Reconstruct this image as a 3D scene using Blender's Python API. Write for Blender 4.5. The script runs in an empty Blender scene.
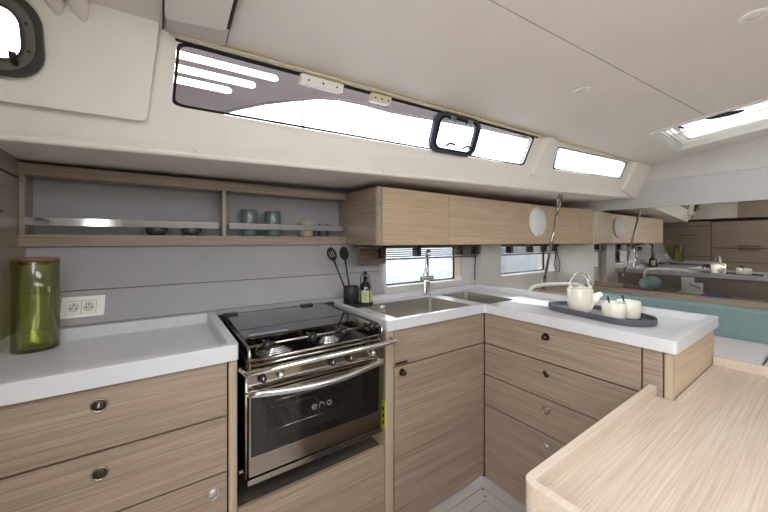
import bpy, bmesh, math, random
from mathutils import Vector, Matrix
from mathutils.geometry import tessellate_polygon
random.seed(7)
PI = math.pi
SC = bpy.context.scene
COL = SC.collection

# ------------------------------------------------------------------ camera
cam_d = bpy.data.cameras.new('camera')
cam_d.sensor_width = 36.0
cam_d.lens = 320.0 / 768.0 * 36.0
cam_d.shift_y = -15.0 / 768.0
cam_d.clip_start = 0.02
cam_d.clip_end = 2000
cam = bpy.data.objects.new('camera', cam_d)
COL.objects.link(cam)
cam.location = (0, 0, 1.30)
cam.rotation_euler = (PI / 2, 0, math.radians(55.2 - 90))
SC.camera = cam

# ------------------------------------------------------------------ view + world
SC.view_settings.view_transform = 'Standard'
SC.view_settings.look = 'None'
SC.view_settings.gamma = 1.0
SC.view_settings.use_curve_mapping = False
SC.view_settings.exposure = 0.68

W = bpy.data.worlds.new('world')
SC.world = W
W.use_nodes = True
wn, wl = W.node_tree.nodes, W.node_tree.links
wn.clear()
wo = wn.new('ShaderNodeOutputWorld')
wb = wn.new('ShaderNodeBackground')
wtc = wn.new('ShaderNodeTexCoord')
wno = wn.new('ShaderNodeTexNoise')
wno.inputs['Scale'].default_value = 2.2
wno.inputs['Detail'].default_value = 6
wr = wn.new('ShaderNodeValToRGB')
wr.color_ramp.elements[0].position = 0.38
wr.color_ramp.elements[0].color = (0.80, 0.88, 1.0, 1)
wr.color_ramp.elements[1].position = 0.62
wr.color_ramp.elements[1].color = (1.0, 0.98, 0.95, 1)
wl.new(wtc.outputs['Generated'], wno.inputs['Vector'])
wl.new(wno.outputs['Fac'], wr.inputs['Fac'])
wl.new(wr.outputs['Color'], wb.inputs['Color'])
wb.inputs['Strength'].default_value = 5.0
wl.new(wb.outputs['Background'], wo.inputs['Surface'])

def portal(loc, target, sx, sy):
    l = bpy.data.lights.new('sky_portal', 'AREA')
    l.shape = 'RECTANGLE'
    l.size, l.size_y = sx, sy
    l.cycles.is_portal = True
    o = bpy.data.objects.new('sky_portal', l)
    COL.objects.link(o)
    o.location = loc
    d = Vector(target) - Vector(loc)
    o.rotation_euler = d.to_track_quat('-Z', 'Y').to_euler()
    return o

sun_d = bpy.data.lights.new('sun', 'SUN')
sun_d.energy = 7.0
sun_d.angle = math.radians(0.6)
sun_d.color = (1.0, 0.95, 0.86)
sun = bpy.data.objects.new('sun', sun_d)
COL.objects.link(sun)
sun.rotation_euler = Vector((-.92, .635, -1.13)).to_track_quat('-Z', 'Y').to_euler()

# ------------------------------------------------------------------ materials
def srgb(r, g, b):
    f = lambda c: (c / 255 / 12.92) if c / 255 <= 0.04045 else ((c / 255 + 0.055) / 1.055) ** 2.4
    return (f(r), f(g), f(b), 1)

MATS = {}
def base_mat(name):
    m = bpy.data.materials.new(name)
    m.use_nodes = True
    n = m.node_tree.nodes
    return m, n, m.node_tree.links, n['Principled BSDF']

def plain(name, col, rough=0.5, metal=0.0, var=0.03, vscale=6.0, bump=0.0, bscale=80, coat=0.0, spec=None, stretch=None):
    m, n, l, b = base_mat(name)
    b.inputs['Roughness'].default_value = rough
    b.inputs['Metallic'].default_value = metal
    if coat: b.inputs['Coat Weight'].default_value = coat
    if spec is not None: b.inputs['Specular IOR Level'].default_value = spec
    tc = n.new('ShaderNodeTexCoord')
    mp = n.new('ShaderNodeMapping')
    l.new(tc.outputs['Object'], mp.inputs['Vector'])
    if stretch: mp.inputs['Scale'].default_value = stretch
    no = n.new('ShaderNodeTexNoise')
    no.inputs['Scale'].default_value = vscale
    no.inputs['Detail'].default_value = 4
    l.new(mp.outputs['Vector'], no.inputs['Vector'])
    mx = n.new('ShaderNodeValToRGB')
    c = col
    mx.color_ramp.elements[0].position = 0.3
    mx.color_ramp.elements[1].position = 0.7
    mx.color_ramp.elements[0].color = (c[0] * (1 - var), c[1] * (1 - var), c[2] * (1 - var), 1)
    mx.color_ramp.elements[1].color = (min(1, c[0] * (1 + var)), min(1, c[1] * (1 + var)), min(1, c[2] * (1 + var)), 1)
    l.new(no.outputs['Fac'], mx.inputs['Fac'])
    l.new(mx.outputs['Color'], b.inputs['Base Color'])
    if bump:
        n2 = n.new('ShaderNodeTexNoise')
        n2.inputs['Scale'].default_value = bscale
        l.new(mp.outputs['Vector'], n2.inputs['Vector'])
        bp = n.new('ShaderNodeBump')
        bp.inputs['Strength'].default_value = bump
        bp.inputs['Distance'].default_value = 0.002
        l.new(n2.outputs['Fac'], bp.inputs['Height'])
        l.new(bp.outputs['Normal'], b.inputs['Normal'])
    MATS[name] = m
    return m

def wood(name, axis, dark, mid, light, rough=0.42, fine=150.0):
    m, n, l, b = base_mat(name)
    b.inputs['Roughness'].default_value = rough
    tc = n.new('ShaderNodeTexCoord')
    oi = n.new('ShaderNodeObjectInfo')
    mul = n.new('ShaderNodeVectorMath'); mul.operation = 'SCALE'
    cb = n.new('ShaderNodeCombineXYZ')
    for k in range(3): l.new(oi.outputs['Random'], cb.inputs[k])
    l.new(cb.outputs['Vector'], mul.inputs[0]); mul.inputs['Scale'].default_value = 9.0
    add = n.new('ShaderNodeVectorMath'); add.operation = 'ADD'
    l.new(tc.outputs['Object'], add.inputs[0]); l.new(mul.outputs['Vector'], add.inputs[1])
    def noise(along, across, detail, rgh):
        mp = n.new('ShaderNodeMapping')
        sc = [across] * 3
        sc['xyz'.index(axis)] = along
        mp.inputs['Scale'].default_value = sc
        l.new(add.outputs['Vector'], mp.inputs['Vector'])
        no = n.new('ShaderNodeTexNoise')
        no.inputs['Scale'].default_value = 1.0
        no.inputs['Detail'].default_value = detail
        no.inputs['Roughness'].default_value = rgh
        l.new(mp.outputs['Vector'], no.inputs['Vector'])
        return no
    n1 = noise(3.0, fine * 1.5, 3.0, 0.65)
    n2 = noise(0.7, fine * 0.12, 2.0, 0.5)
    n3 = noise(5.0, fine * 4.0, 2.0, 0.5)
    a = n.new('ShaderNodeMath'); a.operation = 'MULTIPLY_ADD'
    l.new(n1.outputs['Fac'], a.inputs[0]); a.inputs[1].default_value = 0.62
    a2 = n.new('ShaderNodeMath'); a2.operation = 'MULTIPLY'
    l.new(n2.outputs['Fac'], a2.inputs[0]); a2.inputs[1].default_value = 0.18
    l.new(a2.outputs[0], a.inputs[2])
    a3 = n.new('ShaderNodeMath'); a3.operation = 'MULTIPLY_ADD'
    l.new(n3.outputs['Fac'], a3.inputs[0]); a3.inputs[1].default_value = 0.2
    l.new(a.outputs[0], a3.inputs[2])
    r = n.new('ShaderNodeValToRGB')
    e = r.color_ramp.elements
    e[0].position = 0.36; e[0].color = dark
    e[1].position = 0.64; e[1].color = light
    k = e.new(0.5); k.color = mid
    l.new(a3.outputs[0], r.inputs['Fac'])
    l.new(r.outputs['Color'], b.inputs['Base Color'])
    bp = n.new('ShaderNodeBump')
    bp.inputs['Strength'].default_value = 0.15
    bp.inputs['Distance'].default_value = 0.001
    l.new(a3.outputs[0], bp.inputs['Height'])
    l.new(bp.outputs['Normal'], b.inputs['Normal'])
    MATS[name] = m
    return m

def glass(name, tint, gloss=0.08, rough=0.0):
    m, n, l, b = base_mat(name)
    n.remove(b)
    t = n.new('ShaderNodeBsdfTransparent'); t.inputs['Color'].default_value = tint
    g = n.new('ShaderNodeBsdfGlossy'); g.inputs['Roughness'].default_value = rough
    lw = n.new('ShaderNodeLayerWeight'); lw.inputs['Blend'].default_value = 0.25
    mm = n.new('ShaderNodeMath'); mm.operation = 'MULTIPLY_ADD'
    l.new(lw.outputs['Fresnel'], mm.inputs[0]); mm.inputs[1].default_value = 0.7; mm.inputs[2].default_value = gloss
    mx = n.new('ShaderNodeMixShader')
    l.new(mm.outputs[0], mx.inputs['Fac'])
    l.new(t.outputs[0], mx.inputs[1]); l.new(g.outputs[0], mx.inputs[2])
    l.new(mx.outputs[0], n['Material Output'].inputs['Surface'])
    MATS[name] = m
    return m

def translucent(name, col, k=0.5):
    m, n, l, b = base_mat(name)
    b.inputs['Base Color'].default_value = col
    b.inputs['Roughness'].default_value = 0.8
    t = n.new('ShaderNodeBsdfTranslucent'); t.inputs['Color'].default_value = col
    mx = n.new('ShaderNodeMixShader'); mx.inputs['Fac'].default_value = k
    l.new(b.outputs[0], mx.inputs[1]); l.new(t.outputs[0], mx.inputs[2])
    l.new(mx.outputs[0], n['Material Output'].inputs['Surface'])
    MATS[name] = m
    return m

OD, OM, OL = srgb(128, 112, 96), srgb(153, 136, 118), srgb(173, 156, 138)
oak_x = wood('oak_grain_x', 'x', OD, OM, OL)
oak_y = wood('oak_grain_y', 'y', OD, OM, OL)
oak_z = wood('oak_grain_z', 'z', srgb(164, 146, 124), srgb(178, 159, 137), srgb(190, 172, 150))
UD, UM, UL = srgb(178, 152, 121), srgb(198, 173, 142), srgb(212, 189, 159)
oakw_x = wood('warm_oak_grain_x', 'x', UD, UM, UL)
oakw_y = wood('warm_oak_grain_y', 'y', UD, UM, UL)
desk_x = wood('pale_oak_desk', 'x', srgb(174, 157, 137), srgb(193, 177, 158), srgb(208, 195, 178), rough=0.36, fine=130)
desk_s = wood('pale_oak_solid', 'x', srgb(192, 175, 156), srgb(200, 185, 167), srgb(208, 195, 178), rough=0.45, fine=90)
aft_y = wood('shaded_oak_grain_y', 'y', srgb(138, 124, 110), srgb(152, 138, 123), srgb(162, 149, 134))  # oak with the shade of the aft end put into its colour
dark_gap = plain('dark_joint', srgb(52, 43, 37), 0.8)
solid_top = plain('white_solid_surface', srgb(208, 209, 211), 0.28, var=0.025, vscale=14)
lining = plain('grey_lining', srgb(162, 160, 161), 0.6, bump=0.08, bscale=250)
lining_l = plain('light_grey_lining', srgb(206, 202, 195), 0.55)
soffit_m = plain('grey_soffit', srgb(236, 230, 222), 0.6)
cream = plain('cream_gelcoat', srgb(245, 239, 227), 0.38, var=0.02)
ceil_m = plain('ceiling_vinyl', srgb(230, 222, 213), 0.55, var=0.02, bump=0.06, bscale=300)
white_pl = plain('white_plastic', srgb(238, 236, 230), 0.35)
ivory = plain('ivory_rail', srgb(226, 210, 172), 0.3)
black_pl = plain('black_plastic', srgb(24, 24, 26), 0.35)
black_mt = plain('matt_black', srgb(30, 31, 33), 0.55)
rubber = plain('dark_rubber', srgb(34, 34, 37), 0.75, spec=.2)
frame_grey = plain('anodised_dark_frame', srgb(66, 62, 58), 0.4, metal=0.2)
frame_mid = plain('khaki_grey_frame', srgb(110, 107, 96), 0.4, metal=0.3)
steel = plain('brushed_steel', srgb(172, 166, 156), 0.12, metal=1.0, var=0.05, vscale=3, stretch=(1, 1, 60))
chrome = plain('chrome', srgb(225, 225, 225), 0.06, metal=1.0, var=0.0)
sinksteel = plain('sink_steel', srgb(198, 194, 186), 0.38, metal=1.0, var=0.06)
dark_steel = plain('dark_hob_steel', srgb(92, 88, 80), 0.22, metal=0.9, var=0.1)
oven_in = plain('oven_enamel', srgb(118, 116, 114), 0.35)
teal = plain('teal_fabric', srgb(128, 153, 154), 0.85, var=0.05, vscale=30, bump=0.25, bscale=900)
seat_m = plain('pale_grey_fabric', srgb(212, 208, 203), 0.85, var=0.03, vscale=30, bump=0.2, bscale=900)
seat_b = plain('beige_fabric', srgb(214, 198, 178), 0.85, var=0.03, vscale=30, bump=0.2, bscale=900)
ceramic = plain('cream_ceramic', srgb(236, 229, 212), 0.15, coat=0.4)
tray_m = plain('slate_tray', srgb(82, 84, 90), 0.5)
green_cer = plain('green_glaze', srgb(98, 116, 110), 0.2, var=0.12, vscale=20, coat=0.4)
dgreen_cer = plain('dark_green_glaze', srgb(52, 66, 64), 0.2, var=0.1, vscale=20, coat=0.4)
beige_cer = plain('beige_glaze', srgb(176, 160, 136), 0.3)
lid_wood = wood('acacia_lid', 'x', srgb(96, 66, 42), srgb(128, 92, 60), srgb(150, 112, 76))
floor_m = plain('pale_sole', srgb(184, 178, 176), 0.4, var=0.03, vscale=8)
yellow = plain('yellow_sticker', srgb(214, 222, 40), 0.5)
label_m = plain('bottle_label', srgb(196, 198, 150), 0.6)
blue_m = plain('blue_cover', srgb(40, 92, 170), 0.4)
paper_m = plain('white_paper', srgb(236, 234, 230), 0.7)
silver_k = plain('silver_button', srgb(190, 187, 182), 0.35, metal=0.6)
bronze_k = plain('bronze_ring', srgb(168, 158, 146), 0.25, metal=0.9)
ring_k = plain('dark_ring', srgb(70, 64, 58), 0.35, metal=0.6)
green_glass = glass('green_glass', (0.90, 0.915, 0.64, 1), 0.05, 0.02)
clear_glass = glass('clear_glass', (0.93, 0.95, 0.96, 1), 0.04)
tint_glass = glass('tinted_window_glass', (0.86, 0.88, 0.92, 1), 0.04)
hob_glass = glass('smoked_lid_glass', (0.72, 0.71, 0.68, 1), 0.45, 0.03)
oven_glass = glass('smoked_oven_glass', (0.74, 0.74, 0.75, 1), 0.04, 0.01)
bottle_m = glass('dark_bottle_glass', (0.10, 0.09, 0.06, 1), 0.1, 0.05)
blind_m = translucent('brown_blind', srgb(148, 126, 108), 0.4)
hood_m = translucent('mauve_sprayhood', srgb(158, 148, 146), 0.5)
mirror_m = plain('mirror_silver', srgb(214, 212, 208), 0.015, metal=1.0, var=0.0)

# sea
m, n, l, b = base_mat('sea_water')
b.inputs['Base Color'].default_value = (0.050, 0.066, 0.080, 1)
b.inputs['Roughness'].default_value = 0.35
b.inputs['Specular IOR Level'].default_value = 0.08
tc = n.new('ShaderNodeTexCoord'); mp = n.new('ShaderNodeMapping')
mp.inputs['Scale'].default_value = (0.9, 2.2, 1)
l.new(tc.outputs['Object'], mp.inputs['Vector'])
no = n.new('ShaderNodeTexNoise'); no.inputs['Scale'].default_value = 1.1; no.inputs['Detail'].default_value = 8
no.inputs['Roughness'].default_value = 0.65
l.new(mp.outputs['Vector'], no.inputs['Vector'])
bp = n.new('ShaderNodeBump'); bp.inputs['Strength'].default_value = 1.0; bp.inputs['Distance'].default_value = 0.6
l.new(no.outputs['Fac'], bp.inputs['Height']); l.new(bp.outputs['Normal'], b.inputs['Normal'])
rp = n.new('ShaderNodeValToRGB')
rp.color_ramp.elements[0].position = 0.40; rp.color_ramp.elements[0].color = (0.030, 0.044, 0.058, 1)
rp.color_ramp.elements[1].position = 0.60; rp.color_ramp.elements[1].color = (0.080, 0.092, 0.102, 1)
l.new(no.outputs['Fac'], rp.inputs['Fac']); l.new(rp.outputs['Color'], b.inputs['Base Color'])
sea_m = m

# ------------------------------------------------------------------ builders
def tag(o, label=None, cat=None, group=None, kind=None):
    if label: o['label'] = label
    if cat: o['category'] = cat
    if group: o['group'] = group
    if kind: o['kind'] = kind
    return o

def thing(name, label, cat, loc=(0, 0, 0), group=None):
    o = bpy.data.objects.new(name, None)
    o.empty_display_size = 0.05
    COL.objects.link(o)
    o.location = loc
    o['wl'] = list(loc)
    return tag(o, label, cat, group)

class MB:
    """collects geometry (world coordinates) that becomes ONE mesh object"""
    def __init__(s):
        s.bm = bmesh.new()
    def face(s, vs):
        try: return s.bm.faces.new(vs)
        except ValueError: return None
    def add(s, verts, faces, smooth=False):
        vv = [s.bm.verts.new(v) for v in verts]
        for f in faces:
            ff = s.face([vv[i] for i in f])
            if ff and smooth: ff.smooth = True
        return vv
    def box(s, x0, x1, y0, y1, z0, z1, bev=0.0, seg=2, mapf=None):
        if x1 < x0: x0, x1 = x1, x0
        if y1 < y0: y0, y1 = y1, y0
        if z1 < z0: z0, z1 = z1, z0
        t = bmesh.new()
        vs = [t.verts.new((x, y, z)) for x in (x0, x1) for y in (y0, y1) for z in (z0, z1)]
        for f in ((0, 1, 3, 2), (4, 6, 7, 5), (0, 4, 5, 1), (2, 3, 7, 6), (0, 2, 6, 4), (1, 5, 7, 3)):
            t.faces.new([vs[i] for i in f])
        if bev > 0:
            bmesh.ops.bevel(t, geom=list(t.edges), offset=bev, segments=seg, affect='EDGES', profile=0.5)
        s.merge(t, mapf)
        return s
    def merge(s, t, mapf=None):
        t.verts.ensure_lookup_table()
        mp = {}
        for v in t.verts:
            mp[v] = s.bm.verts.new(mapf(v.co) if mapf else v.co)
        for f in t.faces:
            ff = s.face([mp[v] for v in f.verts])
            if ff: ff.smooth = f.smooth
        t.free()
    def tube(s, pts, r, seg=10, closed=False, caps=True, flat=None):
        pts = [Vector(p) for p in pts]
        n = len(pts)
        rs = r if isinstance(r, (list, tuple)) else [r] * n
        rings = []
        up = None
        for i, p in enumerate(pts):
            if closed:
                d = pts[(i + 1) % n] - pts[i - 1]
            else:
                d = pts[min(i + 1, n - 1)] - pts[max(i - 1, 0)]
            d.normalize()
            if up is None:
                up = Vector((0, 0, 1)) if abs(d.z) < 0.9 else Vector((0, 1, 0))
            a = d.cross(up)
            if a.length < 1e-4: a = d.cross(Vector((1, 0, 0)))
            a.normalize()
            b = a.cross(d).normalized()
            up = b
            fa, fb = flat if flat else (1, 1)
            rings.append([s.bm.verts.new(p + (a * math.cos(2 * PI * k / seg) * fa + b * math.sin(2 * PI * k / seg) * fb) * rs[i]) for k in range(seg)])
        m = n if closed else n - 1
        for i in range(m):
            A, B = rings[i], rings[(i + 1) % n]
            for k in range(seg):
                f = s.face([A[k], A[(k + 1) % seg], B[(k + 1) % seg], B[k]])
                if f: f.smooth = True
        if caps and not closed:
            s.face(list(reversed(rings[0]))); s.face(rings[-1])
        return s
    def cyl(s, p0, p1, r, seg=20, r1=None, bev=0.0):
        p0, p1 = Vector(p0), Vector(p1)
        r1 = r if r1 is None else r1
        if bev:
            d = (p1 - p0).normalized() * bev
            return s.tube([p0, p0 + d * .02, p0 + d, p1 - d, p1 - d * .02, p1], [r - bev, r - bev * .3, r, r1, r1 - bev * .3, r1 - bev], seg)
        return s.tube([p0, p1], [r, r1], seg)
    def lathe(s, prof, c, seg=32, axis=(0, 0, 1), sx=1.0, sy=1.0, rot=0.0):
        ax = Vector(axis).normalized()
        a = ax.cross(Vector((0, 0, 1))) if abs(ax.z) < 0.95 else Vector((1, 0, 0))
        a.normalize()
        b = ax.cross(a).normalized()
        if abs(ax.z) >= 0.95: a, b = Vector((1, 0, 0)), Vector((0, 1, 0)) * (1 if ax.z > 0 else -1)
        c = Vector(c)
        rings = []
        for r, h in prof:
            if r <= 1e-6:
                rings.append([s.bm.verts.new(c + ax * h)])
            else:
                rg = []
                for k in range(seg):
                    t = 2 * PI * k / seg
                    ca, sa = math.cos(t) * sx, math.sin(t) * sy
                    xx = ca * math.cos(rot) - sa * math.sin(rot)
                    yy = ca * math.sin(rot) + sa * math.cos(rot)
                    rg.append(s.bm.verts.new(c + (a * xx + b * yy) * r + ax * h))
                rings.append(rg)
        for A, B in zip(rings, rings[1:]):
            for k in range(seg):
                k2 = (k + 1) % seg
                if len(A) == 1 and len(B) == 1: continue
                if len(A) == 1: f = s.face([A[0], B[k2], B[k]])
                elif len(B) == 1: f = s.face([A[k], A[k2], B[0]])
                else: f = s.face([A[k], A[k2], B[k2], B[k]])
                if f: f.smooth = True
        return s
    def ball(s, c, r, seg=16, sx=1, sy=1, sz=1):
        prof = [(r * math.sin(PI * i / 8), -r * math.cos(PI * i / 8) * sz) for i in range(9)]
        prof[0] = (0, -r * sz); prof[-1] = (0, r * sz)
        return s.lathe(prof, c, seg, sx=sx, sy=sy)
    def plate(s, outer, holes, mapf, d0, d1, sub=0):
        """polygon with holes in 2D, mapped to 3D by mapf(u, v, d), between d0 and d1"""
        polys = [list(outer)] + [list(h) for h in holes]
        flat = [p for pl in polys for p in pl]
        tris = tessellate_polygon([[Vector((p[0], p[1], 0)) for p in pl] for pl in polys])
        v0 = [s.bm.verts.new(mapf(p[0], p[1], d0)) for p in flat]
        v1 = [s.bm.verts.new(mapf(p[0], p[1], d1)) for p in flat]
        for t in tris:
            s.face([v0[i] for i in t]); s.face([v1[i] for i in reversed(t)])
        k = 0
        for pl in polys:
            n = len(pl)
            for i in range(n):
                j = (i + 1) % n
                s.face([v0[k + i], v0[k + j], v1[k + j], v1[k + i]])
            k += n
        return s
    def build(s, name, mat, parent=None, bevel=0.0, smooth=False):
        bm = s.bm
        bmesh.ops.remove_doubles(bm, verts=bm.verts, dist=1e-6)
        bmesh.ops.recalc_face_normals(bm, faces=bm.faces)
        if smooth:
            for f in bm.faces: f.smooth = True
        off = Vector((0, 0, 0))
        p = parent
        while p is not None:
            if 'wl' in p.keys(): off += Vector(p['wl'])
            p = p.parent
        if parent is None:
            zs = [v.co.z for v in bm.verts]
            if zs:
                c = sum((v.co for v in bm.verts), Vector()) / len(bm.verts)
                off = Vector((c.x, c.y, min(zs)))
        for v in bm.verts: v.co -= off
        me = bpy.data.meshes.new(name)
        bm.to_mesh(me); bm.free()
        o = bpy.data.objects.new(name, me)
        COL.objects.link(o)
        me.materials.append(mat)
        if parent is not None: o.parent = parent
        else:
            o.location = off
            o['wl'] = list(off)
        if bevel:
            md = o.modifiers.new('bevel', 'BEVEL'); md.width = bevel; md.segments = 4 if bevel > .01 else 2
            md.limit_method = 'ANGLE'; md.angle_limit = math.radians(40)
        return o

def boxo(name, mat, parent, x0, x1, y0, y1, z0, z1, bev=0.002, seg=2):
    return MB().box(x0, x1, y0, y1, z0, z1, bev, seg).build(name, mat, parent)

def rr(x0, x1, y0, y1, r=0.02, n=5, skip=()):
    """rounded rectangle, ccw"""
    out = []
    for ci, (cx, cy, a0) in enumerate(((x1 - r, y0 + r, -90), (x1 - r, y1 - r, 0), (x0 + r, y1 - r, 90), (x0 + r, y0 + r, 180))):
        for k in range(n + 1):
            t = math.radians(a0 + 90 * k / n)
            out.append((cx + r * math.cos(t), cy + r * math.sin(t)))
    return out

def rpoly(pts, r=0.02, n=4):
    """round the corners of a polygon"""
    out = []
    N = len(pts)
    for i in range(N):
        p0, p, p1 = Vector(pts[i - 1]), Vector(pts[i]), Vector(pts[(i + 1) % N])
        a, b = (p0 - p), (p1 - p)
        ra = min(r, a.length * .45, b.length * .45)
        a.normalize(); b.normalize()
        A, B = p + a * ra, p + b * ra
        for k in range(n + 1):
            t = k / n
            q = A * (1 - t) ** 2 + p * 2 * t * (1 - t) + B * t * t
            out.append((q.x, q.y))
    return out

xyz = lambda u, v, d: Vector((u, v, d))
def fx(x): return lambda u, v, d: Vector((x + d, u, v))     # plane x = const, (u, v) = (y, z)
def fy(y): return lambda u, v, d: Vector((u, y + d, v))     # plane y = const, (u, v) = (x, z)

# ------------------------------------------------------------------ hull geometry
XF, XA = 3.45, -0.465            # forward bulkhead, aft lockers
YC = -0.2                        # centreline of the cabin roof
def coam(x, h, d=0.0):
    """port side of the cabin top: x along, h 0 = lower edge, 1 = ceiling, d = outward"""
    y = 1.475 - .113 * x - .126 * h
    z = (1.63 + .016 * x) * (1 - h) + (2.03 - .025 * x) * h
    return Vector((x, y + d * .95, z + d * .3))
def ytop(x): return 1.475 - .113 * x - .126
def ztop(x): return 2.03 - .025 * x
def ceilz(x, y):
    w = ytop(x) - YC
    return ztop(x) + .11 * (1 - min(1.0, ((y - YC) / w) ** 2))
def leany(z): return 1.709 + (min(max(z, .96), 1.28) - .96) * .47
def seam(x): return .748 - .106 * x

# ---- floor
fl = tag(boxo('floor', dark_gap, None, XA - .3, XF + .05, -2.2, 1.8, -.06, -.004, 0), 'pale grey cabin sole with dark inlaid hatch lines', None, None, 'structure')
FX, FYY = (.42, 1.395), (.46, 1.09)
GX, GY = (.48, 1.334), (.52, 1.028)
def fpanel(o, hs): MB().plate(o, hs, xyz, -.010, 0).build('floor_panel', floor_m, fl, .0006)
rc = lambda X, Y, e: [(X[0] + e, Y[0] + e), (X[1] - e, Y[0] + e), (X[1] - e, Y[1] - e), (X[0] + e, Y[1] - e)]
fpanel(rc((XA - .3, XF + .05), (-2.2, 1.8), 0), [rc(FX, FYY, -.002)])
fpanel(rc(FX, FYY, .002), [rc(GX, GY, -.002)])
fpanel(rc(GX, GY, .002), [])
for q in ((1.382, 1.078), (1.35, 1.043)):
    MB().cyl((q[0], q[1], 0), (q[0], q[1], .0015), .005, 12).build('floor_screw', black_mt, fl)

# ---- port wall lining (leans outward with the hull)
wp = thing('wall_port', 'grey hull side lining behind the galley counters', None); tag(wp, kind='structure')
def lean(u, v, d): return Vector((u, leany(v) + d, v))
YW = 1.742                       # upright window wall forward of the cooker counter
wall = fy(YW)
boxo('hull_shell', dark_gap, wp, XA - .02, 1.20, 1.985, 2.0, .55, 1.70, 0)
MB().plate([(XA, .97), (1.198, .97), (1.198, 1.097), (XA, 1.097)], [], lean, 0, .02).build('lining_panel', lining, wp, .0015)
MB().plate([(XA, .60), (1.198, .60), (1.198, .968), (XA, .968)], [], lean, 0, .02).build('lining_panel', lining, wp)
MB().plate([(XA, 1.100), (1.198, 1.100), (1.198, 1.277), (XA, 1.277)], [], lean, 0, .02).build('lining_panel', lining, wp, .0015)
MB().plate([(XA, .97), (1.198, .97), (1.198, 1.277), (XA, 1.277)], [], lean, .022, .03).build('lining_backing', dark_gap, wp)
W1 = (1.218, 1.975, .985, 1.262)
W2 = (2.462, 3.42, .978, 1.262)
DW = (.085, .125)
MB().plate([(1.212, .60), (XF, .60), (XF, 1.277), (1.212, 1.277)], [rr(*W1, .025), rr(*W2, .025)], wall, 0, .02).build('lining_panel', lining_l, wp, .0015)
MB().plate([(XA, 1.262), (.99, 1.262), (.99, 1.64), (XA, 1.64)], [], fy(1.95), 0, .02).build('lining_panel', lining, wp)
MB().box(.99, XF, 1.95, 1.97, 1.27, 1.70).build('lining_panel', lining, wp)
MB().box(.99, XF, YW + .02, 1.95, 1.277, 1.29).build('lining_panel', lining, wp)
MB().box(1.1985, 1.2115, YW, 1.93, .60, 1.30).build('lining_return', lining_l, wp)
MB().box(2.125, 2.385, 1.672, YW - .0005, .72, 1.274, .006).build('pillar', lining_l, wp)
boxo('outer_hull', white_pl, wp, XA - .3, XF + .05, 2.10, 2.13, 1.30, 1.62, 0)
# hull windows
for k, w in enumerate((W1, W2)):
    wd = thing('window_%d' % (k + 1), ['hull window behind the double sink, sea outside', 'hull window behind the teapot, sea outside'][k], None); tag(wd, kind='structure')
    ins = lambda e, r: rr(w[0] + e, w[1] - e, w[2] + e, w[3] - e, r)
    MB().plate(ins(.0005, .025), [ins(.006, .022)], wall, -.003, DW[k] + .02).build('reveal', lining_l, wd)
    MB().plate(ins(.0065, .022), [ins(.013, .018)], wall, DW[k] - .006, DW[k] + .008).build('gasket', rubber, wd)
    MB().plate(ins(.007, .02), [], wall, DW[k], DW[k] + .006).build('pane', clear_glass, wd)
    MB().box(w[1] - .013, w[1] - .0065, YW + .004, YW + DW[k] - .012, w[2] + .03, w[3] - .03, .001).build('side_reveal', oak_z if k == 0 else lining_l, wd)

# ---- soffit under the side deck
t1 = thing('trim_1', 'grey underside of the side deck above the shelf and lockers', None); tag(t1, kind='structure')
mb = MB()
N = 24
for lo in (0,):
    pts = []
    for i in range(N + 1):
        x = -.95 + (XF + .02 + .95) * i / N
        p = coam(x, 0)
        pts.append((x, p.y - .004, p.z))
    vb = [mb.bm.verts.new(p) for p in pts]
    vo = [mb.bm.verts.new((p[0], 2.12, p[2])) for p in pts]
    vb2 = [mb.bm.verts.new((p[0], p[1] + .02, p[2] + .03)) for p in pts]
    vo2 = [mb.bm.verts.new((p[0], 2.12, p[2] + .03)) for p in pts]
    for i in range(N):
        mb.face([vb[i], vb[i + 1], vo[i + 1], vo[i]])
        mb.face([vb2[i], vo2[i], vo2[i + 1], vb2[i + 1]])
mb.build('soffit_panel', soffit_m, t1)

# ---- cabin side (cream moulding) with the two long windows
wc = thing('wall_cabin_side', 'cream moulded cabin side above the side deck, with long windows', None); tag(wc, kind='structure')
def porthole_poly(cx, ch, w, h, r):
    # w in metres along x, h in metres up the side (h units are about 0.41 m)
    k = 1 / .41
    p = rr(cx - w / 2, cx + w / 2, -h / 2, h / 2, r, 8)
    return [(a, ch + b * k) for a, b in p]
PCX, PCH = -.445, .70
LW = rpoly([(.030, .425), (1.953, .412), (1.966, .960), (.045, .955)], .045)
SW = rpoly([(2.245, .44), (3.125, .485), (3.105, .965), (2.212, .90)], .04)
outer = []
for i in range(41):
    outer.append((-.95 + (XF + .95) * i / 40, 0.0))
for i in range(41):
    outer.append((XF - (XF + .95) * i / 40, 1.03))
MB().plate(outer, [LW, SW, porthole_poly(PCX, PCH, .262, .178, .07)], coam, 0, .035).build('cabin_side_skin', cream, wc, .004)
# rounded nosing along the lower edge
MB().tube([coam(-.95 + (XF + .95) * i / 30, .012, .006) for i in range(31)], .012, 10).build('lower_nosing', cream, wc)
# proud panel aft of the long window
AP = rpoly([(-.95, .270), (-.045, .262), (-.008, 1.0), (-.008, 1.04), (-.95, 1.04)], .03)
MB().plate(AP, [porthole_poly(PCX, PCH, .262, .178, .07)], coam, -.032, .0).build('raised_panel', cream, wc, .028)
# upright rib between the long and the short window, and forward end moulding
MB().plate(rpoly([(2.045, .26), (2.165, .26), (2.135, 1.02), (2.085, 1.02)], .02), [], coam, -.020, .0).build('rib', cream, wc, .012)
MB().plate(rpoly([(3.21, .20), (XF - .003, .0), (XF - .003, 1.02), (3.19, 1.02)], .02), [], coam, -.025, .0).build('end_rib', cream, wc, .012)
MB().tube([coam(2.5 + .94 * i / 8, -.02 + .0 * i, .03 + .02 * i / 8) for i in range(9)], .008, 8).build('soffit_highlight_bead', lining_l, wc)  # pale bead stands for the highlight between soffit and bulkhead

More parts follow.
